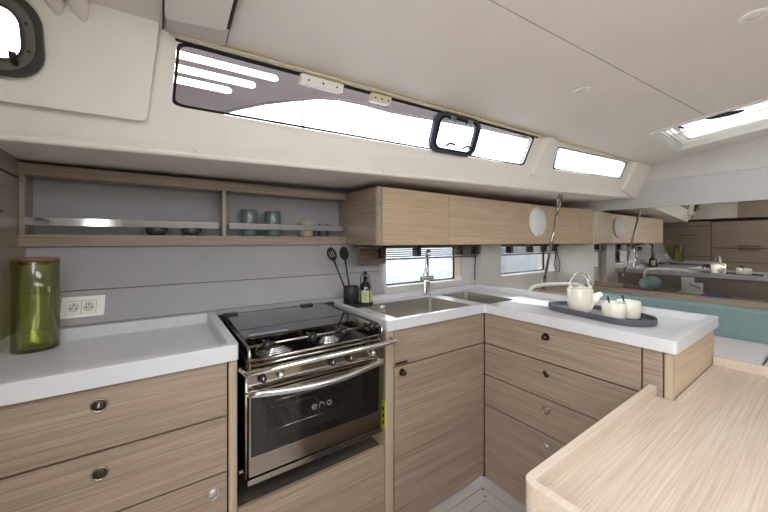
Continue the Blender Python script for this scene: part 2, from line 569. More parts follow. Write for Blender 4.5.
for xs_, hs_ in ((.118, .06), (.945, .05), (1.08, .05)):
    MB().lathe([(0, .005), (.006, .004), (.009, 0)], coam(xs_, hs_), 14, axis=(0, -1, 0)).build('snap_stud', cream, wc)

def glazing(idx, poly, label, inset=.010):
    wd = thing('window_%d' % idx, label, None); tag(wd, kind='structure')
    c = Vector((sum(p[0] for p in poly) / len(poly), sum(p[1] for p in poly) / len(poly)))
    sx = max(p[0] for p in poly) - min(p[0] for p in poly)
    def shrink(e):
        return [(p[0] + (e if p[0] < c.x else -e), p[1] + (e * 2.4 if p[1] < c.y else -e * 2.4)) for p in poly]
    MB().plate(shrink(.0008), [shrink(inset)], coam, -.001, .0035).build('gasket', rubber, wd)
    MB().plate(shrink(.001), [], coam, .004, .009).build('pane', tint_glass, wd)
    return wd
w3 = glazing(3, LW, 'long tinted cabin window above the cooker')
w4 = glazing(4, SW, 'short cabin window nearest the bulkhead')
# ivory blind rails above the windows
r1 = MB()
r1.tube([coam(.02 + 2.0 * i / 20, .995, -.012) for i in range(21)], .006, 8)
r1.tube([coam(.02 + 2.0 * i / 20, .985, -.026) for i in range(21)], .005, 8)
r1.build('blind_rail', ivory, wc)
MB().tube([coam(2.2 + .93 * i / 10, 1.0, -.010) for i in range(11)], .006, 8).build('blind_rail', ivory, wc)
MB().tube([coam(.04 + 1.95 * i / 20, .957, .0) for i in range(21)], .0045, 6).build('window_shadow_seal', black_mt, wc)

# porthole in the raised panel (opening port with black frame)
ph = thing('porthole', 'black framed opening porthole in the cream moulding, top left', 'porthole')
pcoam = lambda x, h, d=0.0: coam(x, h, d - .010)
MB().plate(porthole_poly(PCX, PCH, .305, .222, .078), [porthole_poly(PCX, PCH, .235, .150, .062)], pcoam, -.040, -.0225).build('outer_frame', frame_grey, ph, .006)
MB().plate(porthole_poly(PCX, PCH, .275, .192, .078), [porthole_poly(PCX, PCH, .225, .142, .058)], pcoam, -.046, -.0395).build('inner_flange', frame_mid, ph, .002)
MB().plate(porthole_poly(PCX, PCH, .232, .148, .060), [porthole_poly(PCX, PCH, .212, .128, .042)], pcoam, -.050, -.025).build('opening_sash', frame_grey, ph, .003)
MB().plate(porthole_poly(PCX, PCH, .211, .127, .042), [], pcoam, -.036, -.030).build('pane', tint_glass, ph)
for a in (-.09, .09):
    p = pcoam(PCX + a, PCH - .075 / .41, -.046); q = pcoam(PCX + a, PCH - .045 / .41, -.062)
    MB().tube([p, (p + q) / 2 + Vector((0, -.008, 0)), q], .008, 8).build('latch', black_pl, ph)
for a, h_ in ((.118, .035), (.118, -.035), (.0, .085), (.08, .085), (-.08, .085), (-.118, 0)):
    p = pcoam(PCX + a * 1.03, PCH + h_ / .41, -.046); q = pcoam(PCX + a * 1.03, PCH + h_ / .41, -.049)
    MB().cyl(p, q, .004, 10).build('screw', black_mt, ph)

# opening portlight set in the long window
pl = thing('portlight', 'rounded dark framed portlight set in the long window', 'portlight')
def pp(w, h, r): return [(a, b) for a, b in porthole_poly(1.335, .683, w, h, r)]
MB().plate(pp(.318, .232, .062), [pp(.262, .178, .040)], coam, -.020, .0035).build('frame', plain('blue_black_frame', srgb(58, 62, 74), .4), pl, .008)
MB().plate(pp(.278, .192, .046), [pp(.254, .170, .036)], coam, -.026, -.0205).build('inner_lip', rubber, pl, .002)
MB().plate(pp(.261, .177, .040), [], coam, -.008, -.003).build('pane', clear_glass, pl)
for a in (-.055, .065):
    p = coam(1.335 + a, .683 - .072 / .41, -.018); q = coam(1.335 + a + .01, .683 - .052 / .41, -.036); r_ = coam(1.335 + a + .045, .683 - .056 / .41, -.038)
    MB().tube([p, q, r_], .006, 8).build('latch', black_pl, pl)
    c0 = coam(1.335 + a, .683 + .088 / .41, -.02)
    MB().box(c0.x - .022, c0.x + .022, c0.y - .012, c0.y + .012, c0.z - .012, c0.z + .012, .004).build('hinge', steel, pl)

# blind brackets at the top of the long window
for i, (xa, xb) in enumerate(((.475, .66), (.80, .90))):
    bt = thing('blind_bracket', ['ivory blind cassette at top of the long window', 'small ivory blind cassette beside the portlight'][i], 'blind bracket')
    MB().plate([(xa, .86), (xb, .86), (xb, .955), (xa, .955)], [], coam, -.026, .004).build('cassette', ivory if i else cream, bt, .003)
    MB().plate([(xa - .005, .845), (xb - .02, .845), (xb - .02, .865), (xa - .005, .865)], [], coam, -.032, -.01).build('lower_lip', white_pl, bt, .002)
    for q in range(3):
        p = coam(xa + (xb - xa) * (q + .5) / 3, .905, -.026)
        MB().cyl(p, p + Vector((0, -.003, 0)), .004, 8).build('screw', black_mt, bt)

# ---- ceiling panels
ce = thing('ceiling', 'pale vinyl cabin ceiling in panels', None); tag(ce, kind='structure')
def ceil_panel(x0, x1, yf0, yf1, nx, ny, name='ceiling_panel', mat=ceil_m, dz=0.0, th=.02, hole=None):
    mb = MB()
    xs = [x0 + (x1 - x0) * i / nx for i in range(nx + 1)]
    rows = []
    for x in xs:
        a, b = yf0(x), yf1(x)
        rows.append([(x, a + (b - a) * j / ny) for j in range(ny + 1)])
    lo = [[mb.bm.verts.new((p[0], p[1], ceilz(*p) + dz)) for p in r] for r in rows]
    hi = [[mb.bm.verts.new((p[0], p[1], ceilz(*p) + dz + th)) for p in r] for r in rows]
    for i in range(nx):
        for j in range(ny):
            mb.face([lo[i][j], lo[i][j + 1], lo[i + 1][j + 1], lo[i + 1][j]])
            mb.face([hi[i][j], hi[i + 1][j], hi[i + 1][j + 1], hi[i][j + 1]])
    for i in range(nx):
        mb.face([lo[i][0], lo[i + 1][0], hi[i + 1][0], hi[i][0]])
        mb.face([lo[i][ny], hi[i][ny], hi[i + 1][ny], lo[i + 1][ny]])
    for j in range(ny):
        mb.face([lo[0][j], hi[0][j], hi[0][j + 1], lo[0][j + 1]])
        mb.face([lo[nx][j], lo[nx][j + 1], hi[nx][j + 1], hi[nx][j]])
    return mb.build(name, mat, ce, smooth=False)
g = .0025
HX0, HX1, HY0, HY1 = 2.665, 3.235, -.10, .715          # roof hatch in view
OX0, OX1, OY0, OY1 = .15, 1.35, -.95, -.30            # second roof hatch, beyond the frame
yt = lambda x: ytop(x) - .004
ysb = lambda x: 2 * YC - ytop(x) + .004
ceil_panel(.197, HX0, yt, lambda x: seam(x) + g, 20, 8)
ceil_panel(-.95, .194, yt, lambda x: seam(x) + g, 8, 8)
ceil_panel(-.10, OX0, lambda x: seam(x) - g, lambda x: OY0, 3, 14)
ceil_panel(OX0, OX1, lambda x: seam(x) - g, lambda x: OY1, 8, 10)
ceil_panel(OX1, HX0, lambda x: seam(x) - g, lambda x: OY0, 10, 14)
ceil_panel(HX0, XF, yt, lambda x: HY1, 6, 6)
ceil_panel(HX1, XF, lambda x: HY1, lambda x: HY0, 3, 8)
ceil_panel(HX0, XF, lambda x: HY0, lambda x: OY0, 6, 8)
ceil_panel(-.10, XF, lambda x: OY0, ysb, 20, 8)
ceil_panel(-.95, -.10, lambda x: -.75, ysb, 8, 8)
ceil_panel(-.95, -.10, lambda x: seam(x) - g, lambda x: .35, 8, 4)
for xa_, xb_ in ((-.10, HX0 - .001), (HX1 + .001, XF)):
    ceil_panel(xa_, xb_, lambda x: seam(x) + .02, lambda x: seam(x) - .02, 12, 1, 'seam_backing', dark_gap, .0206, .004)
ceil_panel(.180, .212, yt, lambda x: seam(x), 1, 8, 'seam_backing', dark_gap, .0206, .004)
# lowered cream panel, top left; its shadow is coloured into strip and slabs
lp = MB()
def cslab(mb, pts, dz0, dz1):
    lo = [mb.bm.verts.new((p[0], p[1], ceilz(*p) + dz0)) for p in pts]
    hi = [mb.bm.verts.new((p[0], p[1], ceilz(*p) + dz1)) for p in pts]
    mb.face(lo); mb.face(list(reversed(hi)))
    n = len(pts)
    for i in range(n): mb.face([lo[i], lo[(i + 1) % n], hi[(i + 1) % n], hi[i]])
cslab(lp, rpoly([(.008, 1.235), (.178, 1.188), (.178, .60), (.008, .60)], .015), -.040, -.002)
lp.build('dropped_panel', ceil_m, ce, .004)
lp = MB()
cslab(lp, [(.010, ytop(0) - .022), (.186, ytop(.186) - .022), (.186, 1.17), (.010, 1.20)], -.016, -.002)
lp.build('shadow_side_strip', plain('shadow_grey', srgb(196, 187, 180), .6), ce, .002)
lp = MB()
cslab(lp, [(.180, 1.188), (.190, 1.186), (.190, .60), (.180, .60)], -.030, -.002)
lp.build('painted_shadow_slab', dark_gap, ce)
lp = MB()
cslab(lp, [(.002, 1.30), (.007, 1.30), (.007, .60), (.002, .60)], -.030, -.002)
lp.build('painted_shadow_slab', dark_gap, ce)
for xq in (-.262, -.205):
    MB().tube([coam(xq + .012, .86, -.016), coam(xq, .96, -.03), (xq - .002, ytop(xq) - .07, ceilz(xq, ytop(xq) - .07) - .02), (xq - .004, .9, ceilz(xq, .9) - .012)], [.003, .020, .024, .020], 10).build('moulded_rib', cream, ce)

# roof hatch
ht = thing('roof_hatch', 'white framed roof hatch with black handle in the ceiling', 'hatch', (0, 0, 0))
zc = lambda x, y, d: Vector((x, y, ceilz(x, y) + d))
def ring(o, w, d0, d1):
    x0, x1, y0, y1 = o
    out = [];  inn = []
    def dens(x0, x1, y0, y1):
        r = []
        for i in range(10): r.append((x1, y0 + (y1 - y0) * i / 10))
        for i in range(10): r.append((x1 - (x1 - x0) * i / 10, y1))
        for i in range(10): r.append((x0, y1 - (y1 - y0) * i / 10))
        for i in range(10): r.append((x0 + (x1 - x0) * i / 10, y0))
        return r
    return MB().plate(dens(*o), [dens(x0 + w, x1 - w, y0 + w, y1 - w)], zc, d0, d1)
ring((HX0 - .018, HX1 + .018, HY0 - .018, HY1 + .018), .028, -.008, .004).build('frame_flange', white_pl, ht, .002)
ring((HX0 + .002, HX1 - .002, HY0 + .002, HY1 - .002), .012, -.004, .05).build('frame_liner', white_pl, ht, .001)
for q in range(3):
    ring((HX0 + .014 + q * .012, HX1 - .014 - q * .012, HY0 + .014 + q * .012, HY1 - .014 - q * .012), .006, .006 + q * .012, .05).build('blind_track', white_pl, ht, .0008)
ring((HX0 + .05, HX1 - .05, HY0 + .05, HY1 - .05), .03, .045, .06).build('sash', white_pl, ht, .002)
ring((HX0 + .079, HX1 - .079, HY0 + .079, HY1 - .079), .20, .05, .056)
hx = [(HX0 + .079, HY0 + .079), (HX1 - .079, HY0 + .079), (HX1 - .079, HY1 - .079), (HX0 + .079, HY1 - .079)]
MB().plate(hx, [], zc, .050, .056).build('pane', tint_glass, ht)
mb = MB(); mb.lathe([(0, -.012), (.05, -.011), (.062, -.006), (.064, 0), (0, 0)], (HX0 + .035, .40, ceilz(HX0 + .035, .40) - .006), 28, sx=.5, sy=1.25)
hd = mb.build('handle_plate', black_pl, ht)
MB().plate([(2.93, HY0 + .02), (HX1 - .02, HY0 + .02)] + [(HX1 - .02, HY0 + .02 + (HY1 - HY0 - .04) * i / 8) for i in range(1, 9)] + [(2.93, HY1 - .02 - (HY1 - HY0 - .04) * i / 8) for i in range(8)], [], zc, .034, .038).build('added_sun_blind', translucent('sun_blind_white', srgb(240, 240, 238), .5), ht)  # half-drawn blind added to keep sun off the peninsula back
MB().tube([(2.93, HY0 + .02 + (HY1 - HY0 - .04) * i / 8, ceilz(2.93, HY0 + .02 + (HY1 - HY0 - .04) * i / 8) + .034) for i in range(9)], .006, 8).build('sun_blind_bar', white_pl, ht)
for q in (-.008, .008):
    MB().box(HX0 + .015, HX0 + .055, .40 + q - .002, .40 + q + .002, ceilz(HX0 + .035, .4) - .020, ceilz(HX0 + .035, .4) - .017).build('handle_slot', steel, ht)
MB().tube([(HX0 + .03, .60, ceilz(HX0, .6) + .03), (HX0 + .035, .60, ceilz(HX0, .6) - .002), (HX0 + .07, .585, ceilz(HX0, .6) - .008)], .007, 8).build('latch', black_pl, ht)

# downlights
for (x, y, r), lab in zip(((1.70, .735, .036), (1.70, .18, .04), (2.08, .96, .009)), ('small white ceiling downlight above the sink end of the counter', 'large white ceiling downlight nearest the camera', 'tiny white ceiling sensor near the window rib')):
    z = ceilz(x, y)
    dl = thing('ceiling_downlight', lab, 'ceiling light', (x, y, z), 'ceiling downlights') if r > .02 else thing('ceiling_sensor', lab, 'sensor', (x, y, z))
    MB().lathe([(0, -.004), (r * .62, -.004), (r * .68, -.007), (r * .95, -.005), (r, 0), (0, .002)], (x, y, z - .001), 28).build('trim_ring', white_pl, dl)
    MB().lathe([(0, -.0075), (r * .5, -.007), (r * .6, -.004), (0, -.003)], (x, y, z), 24).build('lens', ceramic, dl)

# ---- forward bulkhead with mirror
wf = thing('wall_forward', 'grey forward bulkhead holding the mirror', None); tag(wf, kind='structure')
def bulk(z0f, z1f, mat):
    mb = MB()
    ysl = [-2.2 + (1.99 + 2.2) * i / 40 for i in range(41)]
    vals = [(y, z0f(y), z1f(y)) for y in ysl]
    A = [mb.bm.verts.new((XF, y, a)) for y, a, b in vals]
    B = [mb.bm.verts.new((XF, y, b)) for y, a, b in vals]
    C = [mb.bm.verts.new((XF + .03, y, a)) for y, a, b in vals]
    D = [mb.bm.verts.new((XF + .03, y, b)) for y, a, b in vals]
    for i in range(40):
        mb.face([A[i], A[i + 1], B[i + 1], B[i]]); mb.face([C[i], D[i], D[i + 1], C[i + 1]])
        mb.face([A[i], C[i], C[i + 1], A[i + 1]]); mb.face([B[i], B[i + 1], D[i + 1], D[i]])
    return mb.build('bulkhead_panel', mat, wf)
def btop(y):
    yy = min(max(y, 2 * YC - ytop(XF)), ytop(XF))
    return ceilz(XF, yy) + .01
bulk(lambda y: 1.815, btop, lining_l)
bulk(lambda y: 1.588, lambda y: 1.812, plain('mid_grey_lining', srgb(196, 193, 190), .55))
bulk(lambda y: 0.0, lambda y: .872, oak_y)
mi = thing('wall_mirror', 'wide frameless mirror on the forward bulkhead', 'mirror', (XF, 0, .875))
MB().box(XF - .004, XF + .006, -1.9, 1.388, .875, 1.586).build('mirror_pane', mirror_m, mi)
boxo('backing', black_mt, mi, XF + .007, XF + .02, -1.92, 1.388, .8725, 1.5875, 0)
MB().box(XF - .004, XF + .02, 1.3885, 1.95, .8725, 1.5875).build('side_panel', lining_l, wf)
MB().box(XF - .004, XF + .02, -2.2, -1.93, .8725, 1.5875).build('side_panel', lining_l, wf)

# ---- aft bulkhead and lockers, companionway opening
wa = thing('wall_aft', 'shaded oak aft bulkhead beside the companionway opening', None); tag(wa, kind='structure')
MB().box(XA - .03, XA - .012, .38, 1.95, 0, 1.66).build('bulkhead_panel', dark_gap, wa)
MB().box(XA - .03, XA, -2.2, -.78, 0, 1.66).build('bulkhead_panel', aft_y, wa)
MB().box(XA - .03, XA, -.78, .38, 0, .95).build('bulkhead_panel', aft_y, wa)
MB().box(-.72, -.70, .955, 1.9, 1.62, 2.12).build('upper_panel', cream, wa)
MB().box(XA - .03, XA - .005, .30, .95, 1.66, 2.12).build('upper_panel', aft_y, wa)
MB().box(-.72, XA - .03, .93, .95, 1.66, 2.12).build('upper_panel', cream, wa)
MB().box(-.97, -.95, -2.0, -.75, 1.62, 2.12).build('upper_panel', cream, wa)
MB().box(-.97, XA - .012, .30, 1.9, 1.63, 1.65).build('ledge', cream, wa)
specs = [((1.243, 1.938, 1.045, 1.548), 'shaded oak aft locker door beside the green jar', 1.40, (1.44, 1.64)),
         ((.40, 1.237, 1.19, 1.61), 'upper shaded oak aft locker nearest the companionway', 1.225, (.72, .94)),
         ((.40, 1.237, .97, 1.184), 'lower shaded oak aft locker nearest the companionway', 1.165, (.72, .94)),
         ((1.243, 1.938, 1.552, 1.625), 'narrow shaded oak strip above the aft locker', None, None),
         ((1.243, 1.938, .60, 1.040), 'shaded oak aft panel at counter height', None, None)]
for (y0, y1, z0, z1), lab, hz, hy in specs:
    lk = thing('aft_locker', lab, 'locker', (XA, (y0 + y1) / 2, z0))
    MB().box(XA - .011, XA + .004, y0 + .002, y1 - .002, z0 + .002, z1 - .002, .0015).build('door', aft_y, lk)
    if hz:
        MB().tube([(XA + .004, hy[0], hz), (XA + .022, hy[0] + .012, hz), (XA + .022, hy[1] - .012, hz), (XA + .004, hy[1], hz)], .005, 8).build('handle', frame_grey, lk)
MB().plate([(1.60, .967), (1.945, .967), (1.945, 1.276), (1.60, 1.276)], [], fx(XA + .0045), 0, .019).build('corner_filler', aft_y, wa, .001)
# lower shaded oak panel forward of left cabinet
boxo('aft_side_panel', aft_y, wa, XA - .01, XA, .385, 1.11, .0, .965, .001)

# ---- starboard side of the cabin (closes the room; long window row lets daylight in)
ws = thing('wall_starboard', 'pale starboard cabin side with long windows', None); tag(ws, kind='structure')
def scoam(x, h, d=0.0):
    p = coam(x, h, d); return Vector((p.x, 2 * YC - p.y, p.z))
SLW = rpoly([(.0, .42), (3.1, .42), (3.1, .93), (.0, .93)], .04)
so = [(-.95 + (XF + .95) * i / 40, 0.0) for i in range(41)] + [(XF - (XF + .95) * i / 40, 1.03) for i in range(41)]
MB().plate(so, [SLW], scoam, 0, .035).build('cabin_side_skin', cream, ws)
MB().plate(SLW, [], scoam, .014, .02).build('pane', tint_glass, ws)
boxo('side_lining', lining_l, ws, XA - .03, XF + .03, -2.22, -2.20, 0, 1.66, 0)
mb = MB(); mb.box(-.95, XF + .03, -2.22, -1.50, 1.64, 1.67); mb.build('side_deck', soffit_m, ws)

# ---- outside: sea, deck gear
sea = MB(); sea.box(-250, 400, 2.6, 500, .20, .30); tag(sea.build('sea', sea_m), 'bright rippled sea outside the hull windows', 'sea', None, 'stuff')
sea = MB(); sea.box(-250, 400, -500, -2.8, .20, .30); tag(sea.build('sea', sea_m), 'open sea on the starboard side', 'sea', None, 'stuff')

# sprayhood panel outside the long window, with three slots
sh = thing('sprayhood', 'mauve grey sprayhood with three slots seen through the long window', 'sprayhood')
curve = [(-.08, .30), (.10, .345), (.17, .40), (.265, .51), (.36, .605), (.48, .70), (.58, .775), (.68, .815), (.80, .825), (.95, .815), (1.10, .83), (1.30, .865), (1.6, .90), (2.0, .93), (2.2, .94)]
so = curve + [(2.2, 1.3), (-.08, 1.3)]
def slot(xe, h0, dh=.036):
    p = []
    for i in range(9):
        t = -PI / 2 + PI * i / 8
        p.append((xe - .018 + .018 * math.cos(t), h0 + dh * math.sin(t)))
    return p + [(-.02, h0 + dh), (-.02, h0 - dh)]
MB().plate(so, [slot(.408, .872, .033), slot(.322, .758, .033), slot(.235, .66, .031)], coam, .055, .062).build('fabric', hood_m, sh)
MB().tube([coam(a, b, .054) for a, b in curve], .006, 8).build('hem', hood_m, sh)
st = thing('stanchion', 'pale steel guardrail stanchion outside the long window', 'stanchion', (.79, 2.10, 1.674))
MB().cyl((.79, 2.10, 1.674), (.79, 2.10, 2.40), .010, 12).build('post', frame_mid, st)
MB().tube([(-.4, 2.112, 2.125), (.79, 2.112, 2.13), (3.4, 2.112, 2.16)], .003, 6).build('guard_wire', frame_mid, st)

portal(coam(1.0, .68, .05), coam(1.0, .68, -1), 1.95, .26)
portal(coam(2.67, .7, .05), coam(2.67, .7, -1), .92, .24)
portal(((HX0 + HX1) / 2, (HY0 + HY1) / 2, 2.14), ((HX0 + HX1) / 2, (HY0 + HY1) / 2 + .001, 0), HX1 - HX0, HY1 - HY0)
portal(((OX0 + OX1) / 2, (OY0 + OY1) / 2, 2.18), ((OX0 + OX1) / 2, (OY0 + OY1) / 2 + .001, 0), OX1 - OX0, OY1 - OY0)
portal(scoam(1.55, .67, .05), scoam(1.55, .67, -1), 3.15, .24)
portal((-.525, -.2, 2.18), (-.525, -.199, 0), .85, 1.1)
portal((-.96, -.2, 1.6), (0, -.2, 1.6), 1.1, 1.0)

# ================================================================== GALLEY
FY = 1.135     # cabinet front plane
def push_knob(parent, c, n, r=.016, style='dark'):
    """push-button latch: ring and button, n = outward normal"""
    n = Vector(n); c = Vector(c)
    k = MB().lathe([(0, 0), (r * 1.2, 0), (r * 1.2, .003), (r * 1.02, .005), (r * .98, .002), (0, .002)], c, 24, axis=n).build('knob', black_pl if style == 'out' else bronze_k if style in ('dark', 'flush') else silver_k, parent)
    if style == 'out':
        MB().lathe([(r * .8, .002), (r * .85, .018), (r * .7, .023), (0, .024)], c, 20, axis=n).build('button', black_pl, k)
    elif style == 'flush':
        MB().lathe([(r * .95, .002), (r * .9, .0035), (0, .0035)], c, 20, axis=n).build('button', oak_y, k)
    elif style == 'silver':
        MB().lathe([(r * .9, .002), (r * .85, .004), (0, .005)], c, 20, axis=n).build('button', silver_k, k)
    else:
        MB().lathe([(r * .9, .002), (r * .85, .004), (0, .003)], c, 20, axis=n).build('button', ring_k, k)
    return k

# ---- left drawer unit
lc = thing('drawer_cabinet', 'oak drawer cabinet under the left counter with the green jar', 'cabinet', (-.13, 1.4, 0))
boxo('carcass', dark_gap, lc, XA + .006, .176, FY + .021, 1.66, .08, .9145, .001)
boxo('toe_kick', oak_x, lc, XA + .006, .20, FY + .06, FY + .08, 0, .08, .001)
boxo('corner_post', oak_z, lc, .178, .204, FY - .004, 1.66, .0, .9145, .006)
for z0, z1, kx, kz, stl in ((.740, .911, -.137, .862, 'out'), (.561, .734, -.135, .680, 'dark'), (.382, .555, .133, .503, 'silver'), (.085, .376, -.135, .30, 'dark')):
    d_ = MB().box(XA + .006, .173, FY, FY + .019, z0, z1, .0015).build('drawer_front', oak_x, lc)
    push_knob(d_, (kx, FY, kz), (0, -1, 0), .0155, stl if stl != 'out' else 'dark')
    if stl == 'out':
        MB().tube([(kx - .002, FY - .003, kz - .006), (kx, FY - .012, kz), (kx + .002, FY - .003, kz + .010)], .003, 8).build('latch_tongue', chrome, d_)

def counter(name, label, cat, outer, inner, z0, zs, z1, holes=()):
    o = thing(name, label, cat, (outer[0][0], outer[0][1], z0))
    MB().plate(outer, [inner], xyz, z0, z1).build('raised_rim', solid_top, o, .004)
    MB().plate([(p[0], p[1]) for p in inner], list(holes), xyz, z0, zs).build('worktop_surface', solid_top, o)
    return o
CT0, CTS, CT1 = .909, .922, .966
counter('worktop', 'white left worktop with raised rim, beside the cooker', 'worktop',
        rpoly([(XA + .001, 1.120), (.206, 1.120), (.206, 1.708), (XA + .001, 1.708)], .012),
        rpoly([(XA + .02, 1.146), (.178, 1.146), (.178, 1.682), (XA + .02, 1.682)], .012), CT0 + .006, CTS, CT1)
S1 = (.945, 1.505, 1.195, 1.612)
S2 = (1.600, 1.880, 1.215, 1.628)
counter('worktop', 'white L-shaped worktop with sink, running into the peninsula', 'worktop',
        rpoly([(.797, 1.120), (1.447, 1.120), (1.447, .328), (2.10, .328), (2.10, 1.708), (.797, 1.708)], .014),
        rpoly([(.825, 1.146), (1.473, 1.146), (1.473, .356), (2.072, .356), (2.072, 1.682), (.825, 1.682)], .012),
        CT0, CTS, .955, [rr(*S1, .03), rr(*S2, .03)])
for k, s_ in enumerate((S1, S2)):
    sk = thing('sink_basin', ['large steel sink basin next to the cooker', 'small steel sink basin in the worktop corner'][k], 'sink', ((s_[0] + s_[1]) / 2, (s_[2] + s_[3]) / 2, .76))
    o = rr(s_[0] + .0008, s_[1] - .0008, s_[2] + .0008, s_[3] - .0008, .03, 6)
    i_ = rr(s_[0] + .004, s_[1] - .004, s_[2] + .004, s_[3] - .004, .028, 6)
    mb = MB()
    n_ = len(o)
    levels = [(o, .900), (o, .9215), (i_, .9215), (i_, .79), (rr(s_[0] + .02, s_[1] - .02, s_[2] + .02, s_[3] - .02, .02, 6), .772)]
    rings = [[mb.bm.verts.new((p[0], p[1], z)) for p in pl] for pl, z in levels]
    for A, B in zip(rings, rings[1:]):
        for q in range(n_): mb.face([A[q], A[(q + 1) % n_], B[(q + 1) % n_], B[q]])
    mb.face(rings[-1])
    ob = mb.build('basin', sinksteel, sk)
    MB().lathe([(0, .002), (.03, .002), (.04, .004), (.042, 0)], ((s_[0] + s_[1]) / 2, (s_[2] + s_[3]) / 2, .772), 24).build('drain', chrome, sk)
    if k == 0:
        MB().lathe([(0, .002), (.018, .002), (.022, 0)], (1.11, 1.6075, .885), 18, axis=(0, -1, 0)).build('overflow', chrome, sk)

# ---- sink cabinet
sc_ = thing('sink_cabinet', 'oak cabinet with single door under the sink', 'cabinet', (1.15, 1.4, 0))
boxo('carcass', dark_gap, sc_, .842, 1.455, FY + .021, 1.66, .05, .768, .001)
boxo('corner_post', oak_z, sc_, .797, .840, FY - .004, 1.66, 0, .908, .006)
MB().box(.843, 1.459, FY, FY + .019, .744, .906, .0015).build('fixed_front', oak_x, sc_)
dd = MB().box(.846, 1.459, FY, FY + .019, .012, .738, .0015).build('door', oak_x, sc_)
push_knob(dd, (.886, FY, .712), (0, -1, 0), .013, 'out')
MB().box(.848, .918, FY - .003, FY, .748, .760, .001).build('label_plate', ring_k, sc_)  # blank dark plate stands for the small lettering above the door
sk_ = MB().box(.7945, .7968, FY - .001, FY + .030, .482, .604, .0004).build('warning_sticker', yellow, sc_)
sk_['label'] = 'yellow warning sticker on the oak post'
for zz in (.50, .53, .56):
    MB().box(.7938, .7946, FY + .008, FY + .020, zz, zz + .018, 0).build('sticker_print', black_mt, sk_)

# ---- peninsula cabinet
PX = 1.462
pc = thing('peninsula_cabinet', 'oak peninsula cabinet with four stacked drawers', 'cabinet', (1.77, .74, 0))
boxo('carcass', dark_gap, pc, PX + .021, 2.06, .37, 1.128, .05, .768, .001)
boxo('carcass_top', dark_gap, pc, PX + .021, 2.06, .37, 1.128, .80, .908, .001)
boxo('toe_kick', oak_y, pc, PX + .004, PX + .02, .345, 1.15, 0, .055, .001)
boxo('inner_corner_strip', dark_gap, pc, 1.4595, PX + .019, 1.131, 1.152, 0, .906, .002)
for z0, z1, kz, stl in ((.741, .906, .856, 'out'), (.570, .735, .684, 'dark'), (.404, .564, .516, 'flush'), (.058, .398, .349, 'silver')):
    d_ = MB().box(PX, PX + .019, .431, 1.1305, z0, z1, .0015).build('drawer_front', oak_y, pc)
    push_knob(d_, (PX, .789, kz), (-1, 0, 0), .0145, stl)
boxo('end_filler', oak_y, pc, PX, PX + .019, .369, .426, .0, .906, .0015)
boxo('corner_post', oak_z, pc, PX - .002, PX + .030, .340, .367, .0, .908, .010, 3)
boxo('end_panel', oakw_x, pc, PX + .032, 2.085, .343, .362, .0, .908, .0015)
boxo('back_panel', aft_y, pc, 2.066, 2.084, .364, 1.66, .0, .908, .0015)

# ---- drawer under the cooker
uc = thing('cooker_base_cabinet', 'oak cabinet front under the cooker niche', 'cabinet', (.5, 1.4, 0))
boxo('front_panel', oak_x, uc, .2055, .7935, FY + .002, FY + .02, .01, .414, .002)
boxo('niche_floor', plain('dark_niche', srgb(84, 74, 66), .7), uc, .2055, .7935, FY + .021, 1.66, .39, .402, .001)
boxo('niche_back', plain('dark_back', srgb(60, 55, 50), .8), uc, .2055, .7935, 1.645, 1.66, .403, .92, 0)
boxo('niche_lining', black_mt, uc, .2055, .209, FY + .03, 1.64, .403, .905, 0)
boxo('gas_tap', black_pl, uc, .515, .56, 1.30, 1.33, .402, .425, .004)

# ================================================================== COOKER
ck = thing('cooker', 'stainless steel gimballed gas cooker with oven, between two oak posts', 'cooker', (.49, 1.35, .50))
CX0, CX1 = .228, .752
CY0 = 1.10
boxo('side_panel', dark_steel, ck, CX0, CX0 + .008, CY0 + .03, 1.60, .51, .905, .001)
boxo('side_panel', dark_steel, ck, CX1 - .008, CX1, CY0 + .03, 1.60, .51, .905, .001)
boxo('back_panel', dark_steel, ck, CX0 + .008, CX1 - .008, 1.585, 1.60, .51, .905, .001)
boxo('base_panel', dark_steel, ck, CX0 + .008, CX1 - .008, CY0 + .03, 1.585, .51, .52, .001)
# oven cavity
cv = MB()
cv.box(CX0 + .03, CX0 + .034, CY0 + .034, 1.55, .56, .80); cv.box(CX1 - .034, CX1 - .03, CY0 + .034, 1.55, .56, .80)
cv.box(CX0 + .034, CX1 - .034, 1.546, 1.55, .56, .80); cv.box(CX0 + .034, CX1 - .034, CY0 + .034, 1.546, .555, .56); cv.box(CX0 + .034, CX1 - .034, CY0 + .034, 1.546, .80, .804)
cv.build('oven_cavity', oven_in, ck)
for rz in (.635, .735):
    mb = MB()
    for yq in (CY0 + .05, CY0 + .20, 1.50): mb.tube([(CX0 + .04, yq, rz), (CX1 - .04, yq, rz)], .003, 6)
    for q in range(14):
        xq = CX0 + .05 + (CX1 - CX0 - .10) * q / 13
        mb.tube([(xq, CY0 + .05, rz), (xq, 1.50, rz)], .0018, 6)
    mb.build('oven_rack', chrome, ck)
# door
dr = MB().plate([(CX0 + .004, .530), (CX1 - .004, .530), (CX1 - .004, .800), (CX0 + .004, .800)], [[(CX0 + .012, .595), (CX1 - .012, .595), (CX1 - .012, .788), (CX0 + .012, .788)]], fy(CY0), 0, .022).build('door_frame', steel, ck, .002)
MB().box(CX0 + .012, CX1 - .012, CY0 + .001, CY0 + .006, .595, .788).build('door_glass', oven_glass, dr)
ig = MB().plate([(CX0 + .012, .595), (CX1 - .012, .595), (CX1 - .012, .788), (CX0 + .012, .788)], [rr(CX0 + .06, CX1 - .085, .622, .778, .012)], fy(CY0), .0065, .009).build('glass_border', black_pl, dr)
